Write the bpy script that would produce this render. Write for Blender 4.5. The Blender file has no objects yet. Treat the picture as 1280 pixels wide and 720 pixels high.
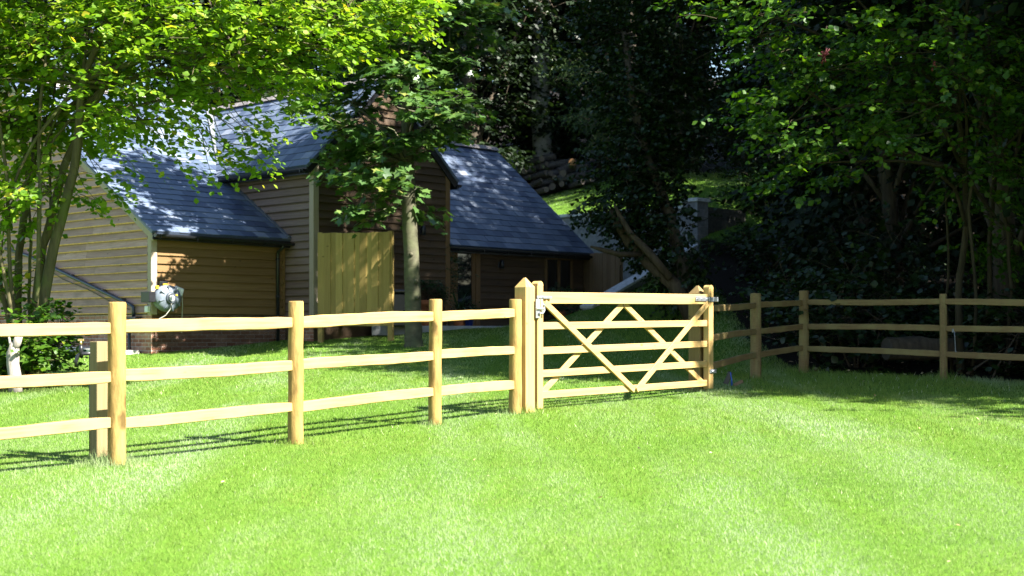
import bpy, math, random
import numpy as np
from mathutils import Vector, Matrix
PI = math.pi
rs = np.random.default_rng(7)
random.seed(7)
scene = bpy.context.scene
C = scene.collection

# ------------------------------------------------------------------ camera, sky, sun, exposure
cam = bpy.data.cameras.new('camera')
camo = bpy.data.objects.new('camera', cam); C.objects.link(camo)
camo.location = (0, 0, 1.4); camo.rotation_euler = (PI/2, 0, 0)
cam.sensor_width = 36; cam.lens = 49.2; cam.shift_y = 55/1280
cam.clip_end = 600; cam.clip_start = 0.05
cam.dof.use_dof = True; cam.dof.focus_distance = 14.5; cam.dof.aperture_fstop = 3.2
scene.camera = camo
SUN_AZ = (0.87, -0.49); SUN_EL = math.radians(45)
w = bpy.data.worlds.new("World"); scene.world = w; w.use_nodes = True
nt = w.node_tree
sky = nt.nodes.new('ShaderNodeTexSky'); sky.sky_type = 'NISHITA'; sky.sun_disc = False
sky.sun_elevation = SUN_EL; sky.sun_rotation = math.atan2(SUN_AZ[0], SUN_AZ[1])
sky.air_density = 1.2; sky.dust_density = 0.4; sky.ozone_density = 2.0
nt.links.new(sky.outputs[0], nt.nodes['Background'].inputs[0])
nt.nodes['Background'].inputs[1].default_value = 0.05
sl = bpy.data.lights.new('sun', 'SUN'); sl.energy = 5.0; sl.angle = math.radians(0.53); sl.color = (1, .95, .86)
so = bpy.data.objects.new('sun', sl); C.objects.link(so)
d = Vector((-SUN_AZ[0]*math.cos(SUN_EL), -SUN_AZ[1]*math.cos(SUN_EL), -math.sin(SUN_EL)))
so.rotation_euler = d.to_track_quat('-Z', 'Y').to_euler(); so.location = (15, -8, 20)
vs = scene.view_settings
vs.view_transform = 'Standard'; vs.look = 'None'; vs.gamma = 1; vs.use_curve_mapping = False
vs.exposure = 2.45
scene.cycles.max_bounces = 6; scene.cycles.diffuse_bounces = 3; scene.cycles.transmission_bounces = 4
scene.cycles.transparent_max_bounces = 4; scene.cycles.glossy_bounces = 2
scene.cycles.sample_clamp_indirect = 4.0
scene.cycles.use_denoising = True

# ------------------------------------------------------------------ helpers
def thing(name, label, cat, loc=(0, 0, 0), rz=0, group=None):
    o = bpy.data.objects.new(name, None); C.objects.link(o)
    o.location = loc; o.rotation_euler = (0, 0, rz); o.empty_display_size = .2
    o['label'] = label; o['category'] = cat
    if group: o['group'] = group
    return o
def tag(o, label=None, cat=None, group=None, kind=None):
    if label: o['label'] = label
    if cat: o['category'] = cat
    if group: o['group'] = group
    if kind: o['kind'] = kind
    return o
def link_mesh(name, me, mat=None, parent=None):
    o = bpy.data.objects.new(name, me); C.objects.link(o)
    if mat: me.materials.append(mat)
    if parent: o.parent = parent
    return o
def dup(o, parent=None):
    c = o.copy(); C.objects.link(c)
    if parent: c.parent = parent
    for ch in list(o.children): dup(ch, c)
    return c
def nrm(v):
    v = np.asarray(v, float); return v/(np.linalg.norm(v)+1e-12)
def at(px, py, d):
    return np.array([(px-640)/1750*d, d, 1.4+(415-py)*d/1750])

class MB:
    def __init__(s): s.v = []; s.f = []; s.sm = []; s.second = set()
    def poly(s, pts, smooth=False):
        n = len(s.v); s.v += [tuple(map(float, p)) for p in pts]
        s.f.append(tuple(range(n, n+len(pts)))); s.sm.append(smooth)
    def add(s, vs_, fs, smooth=False):
        n = len(s.v); s.v += [tuple(map(float, p)) for p in vs_]
        for f in fs: s.f.append(tuple(i+n for i in f)); s.sm.append(smooth)
    def box(s, c, x, y, z, bev=0):
        """box about centre c with half-axis vectors x, y, z (right handed); optional bevel along the edges"""
        c, x, y, z = [np.asarray(a, float) for a in (c, x, y, z)]
        if bev <= 0:
            vs_ = [c+a*x+b*y+e*z for e in (-1, 1) for b in (-1, 1) for a in (-1, 1)]
            s.add(vs_, [(0, 2, 3, 1), (4, 5, 7, 6), (0, 1, 5, 4), (2, 6, 7, 3), (0, 4, 6, 2), (1, 3, 7, 5)]); return
        lx, ly, lz = [np.linalg.norm(a) for a in (x, y, z)]
        bx, by, bz = x*(1-bev/lx), y*(1-bev/ly), z*(1-bev/lz)
        vs_ = []; idx = {}
        for e in (-1, 1):
            for b in (-1, 1):
                for a in (-1, 1):
                    for k, (p, q, r) in enumerate(((x, by, bz), (bx, y, bz), (bx, by, z))):
                        idx[(a, b, e, k)] = len(vs_); vs_.append(c+a*p+b*q+e*r)
        fs = []
        sg = (-1, 1)
        for a in sg:
            fs.append([idx[(a, -1, -1, 0)], idx[(a, 1, -1, 0)], idx[(a, 1, 1, 0)], idx[(a, -1, 1, 0)]][::a])
            fs.append([idx[(-1, a, -1, 1)], idx[(-1, a, 1, 1)], idx[(1, a, 1, 1)], idx[(1, a, -1, 1)]][::a])
            fs.append([idx[(-1, -1, a, 2)], idx[(1, -1, a, 2)], idx[(1, 1, a, 2)], idx[(-1, 1, a, 2)]][::a])
        for a in sg:
            for b in sg:
                fs.append([idx[(a, b, -1, 0)], idx[(a, b, -1, 1)], idx[(a, b, 1, 1)], idx[(a, b, 1, 0)]])
                fs.append([idx[(a, -1, b, 0)], idx[(a, -1, b, 2)], idx[(a, 1, b, 2)], idx[(a, 1, b, 0)]])
                fs.append([idx[(-1, a, b, 1)], idx[(-1, a, b, 2)], idx[(1, a, b, 2)], idx[(1, a, b, 1)]])
                for e in sg: fs.append([idx[(a, b, e, 0)], idx[(a, b, e, 1)], idx[(a, b, e, 2)]])
        s.add(vs_, fs)
    def abox(s, x0, x1, y0, y1, z0, z1, bev=0):
        s.box(((x0+x1)/2, (y0+y1)/2, (z0+z1)/2), ((x1-x0)/2, 0, 0), (0, (y1-y0)/2, 0), (0, 0, (z1-z0)/2), bev)
    def tube(s, pts, rad, n=8, cap=True, smooth=True, wob=0, flat=None):
        pts = [np.asarray(p, float) for p in pts]
        if np.isscalar(rad): rad = [rad]*len(pts)
        rings = []; ref = None
        for i, p in enumerate(pts):
            t = nrm(pts[min(i+1, len(pts)-1)]-pts[max(i-1, 0)])
            if ref is None:
                ref = np.array([0, 0, 1.]) if abs(t[2]) < .9 else np.array([1., 0, 0])
            a = nrm(ref-t*np.dot(ref, t)); b = np.cross(t, a); ref = a
            ring = []
            for k in range(n):
                th = 2*PI*k/n
                r = rad[i]*(1+(random.uniform(-wob, wob) if wob else 0))
                fa, fb = flat if flat else (1, 1)
                ring.append(p+a*math.cos(th)*r*fa+b*math.sin(th)*r*fb)
            rings.append(ring)
        base = len(s.v); vs_ = [q for r in rings for q in r]; fs = []
        for i in range(len(pts)-1):
            for k in range(n):
                fs.append((i*n+k, i*n+(k+1) % n, (i+1)*n+(k+1) % n, (i+1)*n+k))
        s.add(vs_, fs, smooth)
        if cap:
            s.f.append(tuple(base+k for k in range(n))[::-1]); s.sm.append(False)
            s.f.append(tuple(base+(len(pts)-1)*n+k for k in range(n))); s.sm.append(False)
    def build(s, name, mat, parent=None, mat2=None, axis=None):
        me = bpy.data.meshes.new(name)
        me.from_pydata(s.v, [], s.f)
        me.polygons.foreach_set('use_smooth', s.sm)
        if s.second:
            mi = np.zeros(len(s.f), np.int32); mi[list(s.second)] = 1
            if mat2: me.materials.append(mat); me.materials.append(mat2); mat = None
            me.polygons.foreach_set('material_index', mi)
        # metric uv from the face normal
        nl = len(me.loops); uv = np.zeros((nl, 2))
        for p in me.polygons:
            n = np.array(p.normal)
            if axis is not None: ta, tb = np.asarray(axis), np.cross(n, axis)
            elif abs(n[2]) > .97: ta, tb = np.array([1., 0, 0]), np.array([0, 1., 0])
            else:
                ta = nrm((-n[1], n[0], 0)); tb = np.cross(n, ta)
            for li in p.loop_indices:
                co = np.array(s.v[me.loops[li].vertex_index]); uv[li] = (co@ta, co@tb)
        ul = me.uv_layers.new(name='uv'); ul.data.foreach_set('uv', uv.ravel())
        me.update()
        return link_mesh(name, me, mat, parent)

def bulk(name, verts, sizes, loops, mat, parent=None, rnd=None, smooth=False):
    me = bpy.data.meshes.new(name)
    me.vertices.add(len(verts)); me.vertices.foreach_set('co', np.asarray(verts, np.float32).ravel())
    me.loops.add(len(loops)); me.loops.foreach_set('vertex_index', np.asarray(loops, np.int32))
    sizes = np.asarray(sizes, np.int32)
    me.polygons.add(len(sizes)); me.polygons.foreach_set('loop_start', np.concatenate(([0], np.cumsum(sizes)[:-1])).astype(np.int32))
    if smooth: me.polygons.foreach_set('use_smooth', np.ones(len(sizes), bool))
    if rnd is not None:
        a = me.attributes.new('rnd', 'FLOAT', 'POINT'); a.data.foreach_set('value', np.asarray(rnd, np.float32))
    me.update(calc_edges=True)
    return link_mesh(name, me, mat, parent)

# ------------------------------------------------------------------ materials
def mat(name):
    m = bpy.data.materials.new(name); m.use_nodes = True
    n = m.node_tree.nodes; n.clear()
    out = n.new('ShaderNodeOutputMaterial')
    return m, m.node_tree, out
def N(t, typ, **kw):
    n = t.nodes.new(typ)
    for k, v in kw.items(): setattr(n, k, v)
    return n
def setin(n, **kw):
    for k, v in kw.items(): n.inputs[k.replace('_', ' ')].default_value = v
def col(c): return (c[0], c[1], c[2], 1)
def ramp(t, fac, stops):
    r = N(t, 'ShaderNodeValToRGB'); e = r.color_ramp.elements
    while len(e) < len(stops): e.new(.5)
    for i, (p, c) in enumerate(stops): e[i].position = p; e[i].color = col(c)
    t.links.new(fac, r.inputs[0]); return r.outputs[0]
def noise(t, vec, scale, detail=4, rough=.55):
    n = N(t, 'ShaderNodeTexNoise'); setin(n, Scale=scale, Detail=detail, Roughness=rough)
    if vec is not None: t.links.new(vec, n.inputs['Vector'])
    return n.outputs['Fac']
def mix(t, fac, a, b, blend='MIX'):
    m = N(t, 'ShaderNodeMix', data_type='RGBA', blend_type=blend)
    for i, x in ((0, fac), (6, a), (7, b)):
        if hasattr(x, 'links') or hasattr(x, 'is_linked'): t.links.new(x, m.inputs[i])
        else: m.inputs[i].default_value = x if i == 0 else col(x)
    return m.outputs[2]
def mapping(t, vec, scale):
    m = N(t, 'ShaderNodeMapping'); m.inputs['Scale'].default_value = scale
    t.links.new(vec, m.inputs['Vector']); return m.outputs[0]
def principled(t, out, base, rough=.7, bump=None, bstr=.3, bdist=.01, metal=0, spec=.4):
    p = N(t, 'ShaderNodeBsdfPrincipled')
    if hasattr(base, 'is_linked'): t.links.new(base, p.inputs['Base Color'])
    else: p.inputs['Base Color'].default_value = col(base)
    p.inputs['Roughness'].default_value = rough; p.inputs['Metallic'].default_value = metal
    p.inputs['Specular IOR Level'].default_value = spec
    if bump is not None:
        b = N(t, 'ShaderNodeBump'); setin(b, Strength=bstr, Distance=bdist)
        t.links.new(bump, b.inputs['Height']); t.links.new(b.outputs[0], p.inputs['Normal'])
    t.links.new(p.outputs[0], out.inputs[0]); return p
def simple(name, c, rough=.6, metal=0, nscale=12, var=.25, spec=.4):
    m, t, out = mat(name)
    tc = N(t, 'ShaderNodeTexCoord'); f = noise(t, tc.outputs['Object'], nscale)
    cc = ramp(t, f, [(.3, [x*(1-var) for x in c]), (.7, [min(1, x*(1+var)) for x in c])])
    principled(t, out, cc, rough, f, .15, .005, metal, spec); return m
def island_rnd(t): return N(t, 'ShaderNodeNewGeometry').outputs['Random Per Island']
def wood(name, dark, light, grain=(3, 3, 40), rough=.75, knots=True, green=None, stain=None):
    """sawn timber: stretched grain along uv x, knots, a different tint for every board"""
    m, t, out = mat(name)
    uv = N(t, 'ShaderNodeTexCoord')
    rp = island_rnd(t)
    # shift uv per board so the grain does not repeat
    cmb = N(t, 'ShaderNodeCombineXYZ'); mu = N(t, 'ShaderNodeMath', operation='MULTIPLY'); mu.inputs[1].default_value = 37.
    t.links.new(rp, mu.inputs[0]); t.links.new(mu.outputs[0], cmb.inputs[0]); t.links.new(mu.outputs[0], cmb.inputs[1])
    ad = N(t, 'ShaderNodeVectorMath', operation='ADD'); t.links.new(uv.outputs['UV'], ad.inputs[0]); t.links.new(cmb.outputs[0], ad.inputs[1])
    v = ad.outputs[0]
    g = noise(t, mapping(t, v, grain), 1.0, 5, .6)
    c = ramp(t, g, [(.25, dark), (.75, light)])
    c = mix(t, rp, c, mix(t, 1.0, c, (.72, .70, .68), 'MULTIPLY'))
    if green is not None:
        gf = noise(t, v, 2.2, 3)
        rr = N(t, 'ShaderNodeMapRange'); setin(rr, From_Min=.45, From_Max=.7); t.links.new(gf, rr.inputs[0])
        c = mix(t, rr.outputs[0], c, green)
    if stain is not None:
        gf = noise(t, mapping(t, v, (.8, 3, 1)), 1.7, 5, .65)
        rr = N(t, 'ShaderNodeMapRange'); setin(rr, From_Min=.5, From_Max=.72); t.links.new(gf, rr.inputs[0])
        c = mix(t, rr.outputs[0], c, stain)
    if knots:
        vo = N(t, 'ShaderNodeTexVoronoi'); setin(vo, Scale=4.5, Randomness=1.); t.links.new(mapping(t, v, (.55, 1.2, 1)), vo.inputs['Vector'])
        rr = N(t, 'ShaderNodeMapRange'); setin(rr, From_Min=.05, From_Max=.09, To_Min=.75, To_Max=0.); t.links.new(vo.outputs['Distance'], rr.inputs[0])
        c = mix(t, rr.outputs[0], c, [x*.3 for x in dark])
    principled(t, out, c, rough, g, .35, .004, 0, .25); return m
def leaf_mat(name, lo, mid, hi, trans, rough=.5, tw=.45, spec=.35):
    m, t, out = mat(name)
    at_ = N(t, 'ShaderNodeAttribute', attribute_name='rnd')
    c = ramp(t, at_.outputs['Fac'], [(0., lo), (.5, mid), (.93, hi), (1., [hi[0]*1.6, hi[1]*1.1, hi[2]])])
    p = N(t, 'ShaderNodeBsdfPrincipled'); t.links.new(c, p.inputs['Base Color'])
    p.inputs['Roughness'].default_value = rough; p.inputs['Specular IOR Level'].default_value = spec
    tr = N(t, 'ShaderNodeBsdfTranslucent')
    t.links.new(mix(t, 1.0, c, trans, 'MULTIPLY'), tr.inputs[0])
    ms = N(t, 'ShaderNodeMixShader'); ms.inputs[0].default_value = tw
    t.links.new(p.outputs[0], ms.inputs[1]); t.links.new(tr.outputs[0], ms.inputs[2])
    t.links.new(ms.outputs[0], out.inputs[0]); return m
def bark(name, dark, light, scale=(6, 6, 1.2), lich=None, rough=.85, knots=False):
    m, t, out = mat(name)
    tc = N(t, 'ShaderNodeTexCoord')
    g = noise(t, mapping(t, tc.outputs['Object'], scale), 2.0, 6, .65)
    c = ramp(t, g, [(.3, dark), (.7, light)])
    if lich is not None:
        f = noise(t, tc.outputs['Object'], 2.5, 4)
        rr = N(t, 'ShaderNodeMapRange'); setin(rr, From_Min=.48, From_Max=.66); t.links.new(f, rr.inputs[0])
        c = mix(t, rr.outputs[0], c, lich)
    if knots:
        nz = N(t, 'ShaderNodeTexNoise'); setin(nz, Scale=6., Detail=3.); t.links.new(tc.outputs['Object'], nz.inputs['Vector'])
        wv = mix(t, .12, tc.outputs['Object'], nz.outputs['Color'])
        vo = N(t, 'ShaderNodeTexVoronoi'); setin(vo, Scale=3.2, Randomness=1.); t.links.new(mapping(t, wv, (1.6, 1.6, .75)), vo.inputs['Vector'])
        rr = N(t, 'ShaderNodeMapRange'); setin(rr, From_Min=.10, From_Max=.22, To_Min=.85, To_Max=0.); t.links.new(vo.outputs['Distance'], rr.inputs[0])
        c = mix(t, rr.outputs[0], c, [x*.55 for x in dark])
    principled(t, out, c, rough, g, .6, .02, 0, .2); return m

M = {}
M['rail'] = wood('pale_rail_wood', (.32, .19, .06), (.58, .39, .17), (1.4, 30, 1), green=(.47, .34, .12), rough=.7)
M['post'] = None
M['gate'] = wood('planed_gate_wood', (.38, .24, .08), (.58, .40, .17), (1.2, 28, 1), stain=(.46, .31, .11), rough=.65)
M['fresh'] = simple('orange_board_edge', (.60, .34, .075), .7)  # orange tone for the lower lip of each gable board
M['board_pale'] = wood('silvered_weatherboard', (.33, .19, .17), (.53, .355, .32), (1.5, 40, 1), stain=(.23, .155, .135))
M['board_honey'] = wood('honey_weatherboard', (.15, .088, .032), (.235, .145, .058), (1.5, 40, 1))
M['board_dark'] = wood('brown_weatherboard', (.075, .048, .027), (.125, .083, .05), (1.5, 40, 1), stain=(.06, .042, .03))
M['rail_shade'] = wood('shade_darkened_rail_wood', (.15, .10, .038), (.26, .18, .078), (2, 45, 1), green=(.22, .18, .07))  # rail wood with the shade under the trees darkened into its colour
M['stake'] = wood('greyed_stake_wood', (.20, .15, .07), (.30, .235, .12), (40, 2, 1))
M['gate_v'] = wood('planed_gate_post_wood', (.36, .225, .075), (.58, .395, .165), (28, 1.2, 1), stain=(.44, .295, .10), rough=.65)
M['rail_shade_v'] = wood('shade_darkened_post_wood', (.16, .11, .042), (.28, .195, .085), (28, 1.4, 1))  # gate post wood, its colour lowered to stand in for shade
M['board_pale2'] = wood('greyed_weatherboard', (.165, .11, .09), (.27, .19, .165), (1.5, 40, 1))
M['screen'] = wood('green_treated_boards', (.32, .23, .07), (.43, .32, .11), (40, 1.5, 1))
M['oldboard'] = wood('brown_upright_boards', (.15, .10, .055), (.24, .165, .09), (40, 1.5, 1))
M['trim'] = wood('grey_trim_wood', (.36, .29, .22), (.50, .42, .34), (40, 2, 1))
M['joinery'] = wood('oak_joinery', (.17, .10, .045), (.26, .16, .075), (40, 2, 1), knots=False)
M['black'] = simple('black_plastic', (.012, .013, .016), .35, spec=.5)
M['bluepipe'] = simple('dark_pipe', (.015, .02, .035), .3, spec=.6)
M['lead'] = simple('lead_flashing', (.17, .18, .20), .5, .3)
M['steel'] = simple('galvanised_steel', (.42, .44, .47), .42, .75)
M['zinc'] = simple('dull_zinc', (.20, .21, .22), .5, .6)
M['brass'] = simple('brass', (.62, .45, .2), .35, .8)
M['reel'] = simple('blue_grey_plastic', (.13, .155, .19), .4, spec=.5)
M['reel_hub'] = simple('dark_grey_plastic', (.05, .06, .075), .4)
M['yellow'] = simple('yellow_plastic', (.75, .45, .03), .4)
M['hose'] = simple('grey_hose', (.30, .29, .25), .5)
M['white'] = simple('white_plastic', (.7, .7, .7), .4)
M['terracotta'] = simple('terracotta', (.34, .12, .05), .8)
M['bluepot'] = simple('blue_glazed_pot', (.01, .02, .12), .2, spec=.6)
M['blue'] = simple('blue_plastic', (.02, .10, .45), .4)
M['coping'] = simple('pale_coping_stone', (.52, .53, .54), .6)
M['paving'] = simple('grey_paving', (.30, .31, .32), .7, nscale=4)
M['path'] = simple('pale_concrete', (.55, .52, .46), .8, nscale=3)
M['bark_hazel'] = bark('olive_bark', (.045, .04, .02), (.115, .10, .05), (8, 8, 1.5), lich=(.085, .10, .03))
M['bark_shade'] = bark('shade_darkened_olive_bark', (.018, .015, .008), (.055, .045, .023), (8, 8, 1.5))  # darker copy of the hazel bark, shade put into the colour
M['bark_pale'] = bark('bleached_bark', (.20, .175, .15), (.36, .325, .285), (10, 10, 2))
M['bark_syc'] = bark('smooth_grey_bark', (.05, .048, .03), (.115, .11, .07), (3, 3, 5), lich=(.09, .10, .05))
M['bark_beech'] = bark('beech_bark', (.20, .20, .19), (.36, .36, .35), (2, 2, 3), lich=(.20, .23, .16))
M['bark_dark'] = bark('dark_bark', (.035, .028, .02), (.09, .072, .05), (6, 6, 1.2))
M['bark_bare'] = bark('bare_brown_trunk', (.035, .026, .016), (.10, .075, .048), (9, 9, 1.2))
M['post'] = bark('round_post_wood', (.13, .08, .022), (.40, .265, .09), (7, 7, 1.6), lich=(.29, .20, .06), rough=.75, knots=True)
M['log'] = bark('grey_log_bark', (.03, .028, .027), (.12, .11, .105), (8, 8, 8))
M['logend'] = simple('sawn_log_end', (.15, .075, .028), .8, nscale=20)
M['dark_end'] = simple('dark_log_end', (.05, .042, .034), .85, nscale=20)
M['greyend'] = simple('weathered_log_end', (.11, .09, .07), .8, nscale=20)
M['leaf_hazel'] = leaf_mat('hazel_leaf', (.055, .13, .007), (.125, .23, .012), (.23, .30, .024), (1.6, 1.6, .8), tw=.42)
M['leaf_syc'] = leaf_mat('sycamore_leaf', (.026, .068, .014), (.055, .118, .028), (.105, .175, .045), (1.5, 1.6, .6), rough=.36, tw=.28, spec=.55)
M['leaf_right'] = leaf_mat('shaded_hazel_leaf', (.016, .05, .004), (.04, .10, .006), (.095, .175, .01), (1.5, 1.6, .6), tw=.38)  # hazel leaf with tree shade worked into its darker colours
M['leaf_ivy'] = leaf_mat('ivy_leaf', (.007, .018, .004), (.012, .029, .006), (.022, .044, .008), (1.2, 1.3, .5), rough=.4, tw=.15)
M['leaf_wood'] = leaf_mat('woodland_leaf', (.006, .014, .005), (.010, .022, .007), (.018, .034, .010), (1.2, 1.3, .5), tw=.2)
M['leaf_yew'] = leaf_mat('yew_needle', (.025, .05, .008), (.045, .085, .012), (.08, .13, .018), (1.3, 1.4, .5), tw=.25)
M['leaf_shrub'] = leaf_mat('shrub_leaf', (.010, .034, .007), (.018, .052, .010), (.034, .08, .014), (1.3, 1.4, .5), tw=.25)
M['leaf_dry'] = leaf_mat('fallen_leaf', (.30, .19, .09), (.45, .33, .18), (.62, .55, .36), (1, 1, 1), tw=.1)

def slate_mat():
    m, t, out = mat('blue_grey_slate')
    rp = island_rnd(t); tc = N(t, 'ShaderNodeTexCoord')
    c = ramp(t, rp, [(0., (.05, .07, .125)), (.45, (.10, .135, .20)), (.8, (.14, .175, .245)), (1., (.24, .27, .33))])
    n = noise(t, mapping(t, tc.outputs['UV'], (9, 2, 1)), 1.5, 6, .65)
    c = mix(t, n, mix(t, 1., c, (.65, .65, .66), 'MULTIPLY'), c)
    principled(t, out, c, .38, n, .35, .006, 0, .55); return m
M['slate'] = slate_mat()
M['ridge'] = simple('clay_grey_ridge', (.20, .18, .175), .6)
def brick_mat(name, a, b, mort, sx=.225, sy=.075, gap=.012, rough=.85):
    m, t, out = mat(name)
    tc = N(t, 'ShaderNodeTexCoord')
    br = N(t, 'ShaderNodeTexBrick')
    t.links.new(tc.outputs['UV'], br.inputs['Vector'])
    setin(br, Scale=1., Mortar_Size=gap/2, Brick_Width=sx, Row_Height=sy, Mortar_Smooth=.1, Bias=0.)
    br.inputs['Color1'].default_value = col(a); br.inputs['Color2'].default_value = col(b); br.inputs['Mortar'].default_value = col(mort)
    n = noise(t, tc.outputs['UV'], 9, 5)
    c = mix(t, .55, br.outputs['Color'], ramp(t, n, [(.3, (.35, .3, .3)), (.7, (1, 1, 1))]), 'MULTIPLY')
    inv = N(t, 'ShaderNodeMath', operation='SUBTRACT'); inv.inputs[0].default_value = 1; t.links.new(br.outputs['Fac'], inv.inputs[1])
    principled(t, out, c, rough, inv.outputs[0], .8, .008, 0, .25); return m
M['brick'] = brick_mat('mixed_red_brick', (.30, .12, .07), (.52, .29, .20), (.58, .52, .46))
M['dark_block'] = brick_mat('dark_grey_block', (.05, .05, .045), (.08, .075, .065), (.07, .07, .06), .45, .225, .012)  # block in a much darker tone, for the return wall
M['block'] = brick_mat('grey_concrete_block', (.22, .23, .25), (.31, .32, .34), (.34, .35, .36), .45, .225, .012)
def glass_mat():
    m, t, out = mat('dark_window_glass')
    principled(t, out, (.01, .012, .014), .04, spec=.8); return m
M['glass'] = glass_mat()

def grass_ground_mat():
    m, t, out = mat('lawn_and_woodland_floor')
    geo = N(t, 'ShaderNodeNewGeometry'); p = geo.outputs['Position']
    n1 = noise(t, p, 9, 6, .7); n2 = noise(t, p, .8, 4)
    g = ramp(t, n1, [(.3, (.03, .085, .006)), (.7, (.075, .16, .014))])
    g = mix(t, n2, g, (.09, .165, .02))
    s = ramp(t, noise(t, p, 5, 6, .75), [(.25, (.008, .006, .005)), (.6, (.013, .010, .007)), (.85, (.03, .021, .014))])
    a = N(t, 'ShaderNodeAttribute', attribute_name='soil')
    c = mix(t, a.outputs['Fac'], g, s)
    principled(t, out, c, .9, n1, .8, .03, 0, .1); return m
M['ground'] = grass_ground_mat()
def blade_mat():
    m, t, out = mat('grass_blades')
    geo = N(t, 'ShaderNodeNewGeometry'); p = geo.outputs['Position']
    a = N(t, 'ShaderNodeAttribute', attribute_name='rnd')
    c = ramp(t, a.outputs['Fac'], [(0, (.085, .16, .018)), (.5, (.15, .24, .040)), (.88, (.22, .305, .08)), (1, (.52, .52, .36))])
    # worn and pale mowing bands, fine patchiness
    pm = N(t, 'ShaderNodeMapping'); pm.inputs['Rotation'].default_value = (0, 0, math.radians(-38)); pm.inputs['Scale'].default_value = (1.0, .16, 1)
    t.links.new(p, pm.inputs['Vector'])
    n1 = noise(t, pm.outputs[0], .9, 4, .6)
    rr = N(t, 'ShaderNodeMapRange'); setin(rr, From_Min=.46, From_Max=.72, To_Max=.8); t.links.new(n1, rr.inputs[0])
    c = mix(t, rr.outputs[0], c, (.35, .41, .27))
    n2 = noise(t, p, 1.1, 5, .65)
    rr = N(t, 'ShaderNodeMapRange'); setin(rr, From_Min=.5, From_Max=.75, To_Max=.6); t.links.new(n2, rr.inputs[0])
    c = mix(t, rr.outputs[0], c, (.23, .27, .06))
    n3 = noise(t, p, .45, 3, .6)
    rr = N(t, 'ShaderNodeMapRange'); setin(rr, From_Min=.5, From_Max=.68, To_Max=.3); t.links.new(n3, rr.inputs[0])
    c = mix(t, rr.outputs[0], c, (.085, .20, .02))
    pb = N(t, 'ShaderNodeBsdfPrincipled'); t.links.new(c, pb.inputs['Base Color']); pb.inputs['Roughness'].default_value = .55; pb.inputs['Specular IOR Level'].default_value = .12
    tr = N(t, 'ShaderNodeBsdfTranslucent'); t.links.new(c, tr.inputs[0])
    ms = N(t, 'ShaderNodeMixShader'); ms.inputs[0].default_value = .35
    t.links.new(pb.outputs[0], ms.inputs[1]); t.links.new(tr.outputs[0], ms.inputs[2]); t.links.new(ms.outputs[0], out.inputs[0]); return m
M['blade'] = blade_mat()

# ------------------------------------------------------------------ the lie of the land
U = np.array([.6894, .7244]); V = np.array([-.7244, .6894]); K = np.array([-6.77, 26.3]); Z0 = .97
TERR = 1.53
def sstep(a, b, x):
    t = np.clip((x-a)/(b-a), 0, 1); return t*t*(3-2*t)
def uvof(x, y):
    dx, dy = x-K[0], y-K[1]
    return dx*U[0]+dy*U[1], dx*V[0]+dy*V[1]
def H(u, v, z):
    p = K+u*U+v*V; return np.array([p[0], p[1], z])
def gz0(x, y):
    x = np.asarray(x, float); y = np.asarray(y, float)
    e1 = .0405*(np.minimum(x, 1.)+6.77)+.039*(y-26.3)
    e1 = np.clip(e1, 0, .45)*sstep(20.5, 25.5, y)*(1-.6*sstep(29, 34, y))
    yb = 25+np.clip(4.75-x, 0, 7)*1.35
    r = y-yb; sp = np.where(r > 6, r, np.log1p(np.exp(np.clip(r, -30, 8)*1.2))/1.2)
    return .037*y+e1+.17*sp+.13*np.clip(y-35, 0, 8)
def cutmask(x, y):
    u, v = uvof(np.asarray(x, float), np.asarray(y, float))
    return (u > 6.6) & (u < 15.75) & (v > -2.1+.08*(u-10)) & (v < 14) & (u > 6.6)
def gz(x, y):
    g = gz0(x, y)
    u, v = uvof(np.asarray(x, float), np.asarray(y, float))
    hz = np.where((u > -.3) & (u < 16) & (v > 0.3) & (v < 12.5), np.minimum(g, 1.2), g)
    return np.where(cutmask(x, y), np.minimum(hz, TERR-.06), hz)
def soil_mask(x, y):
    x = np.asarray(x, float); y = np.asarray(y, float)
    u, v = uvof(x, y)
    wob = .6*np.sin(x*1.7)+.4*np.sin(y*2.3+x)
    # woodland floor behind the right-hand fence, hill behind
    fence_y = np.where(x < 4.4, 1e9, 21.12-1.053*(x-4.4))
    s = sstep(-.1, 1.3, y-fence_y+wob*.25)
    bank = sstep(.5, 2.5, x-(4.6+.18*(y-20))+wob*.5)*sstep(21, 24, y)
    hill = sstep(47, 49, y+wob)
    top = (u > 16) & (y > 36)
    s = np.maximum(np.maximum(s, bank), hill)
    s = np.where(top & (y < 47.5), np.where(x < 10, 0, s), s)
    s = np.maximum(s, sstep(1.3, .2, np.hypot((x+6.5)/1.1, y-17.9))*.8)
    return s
xs = np.unique(np.concatenate((np.arange(-120, -22, 4.), np.arange(-22, 22, .3), np.arange(22, 121, 4.))))
ys = np.unique(np.concatenate((np.arange(-30, 3, 3.), np.arange(3, 60, .3), np.arange(60, 180, 4.))))
X, Y = np.meshgrid(xs, ys); Zg = gz(X, Y)+.012*np.sin(X*1.3+.5*Y)*np.sin(Y*.9)
nx, ny = len(xs), len(ys)
ii = (np.arange(ny-1)[:, None]*nx+np.arange(nx-1)[None, :]).ravel()
quads = np.stack((ii, ii+1, ii+nx+1, ii+nx), 1)
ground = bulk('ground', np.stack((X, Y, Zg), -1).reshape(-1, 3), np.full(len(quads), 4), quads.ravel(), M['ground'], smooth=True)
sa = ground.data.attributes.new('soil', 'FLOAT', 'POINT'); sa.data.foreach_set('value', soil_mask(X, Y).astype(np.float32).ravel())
ground['kind'] = 'structure'

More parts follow.
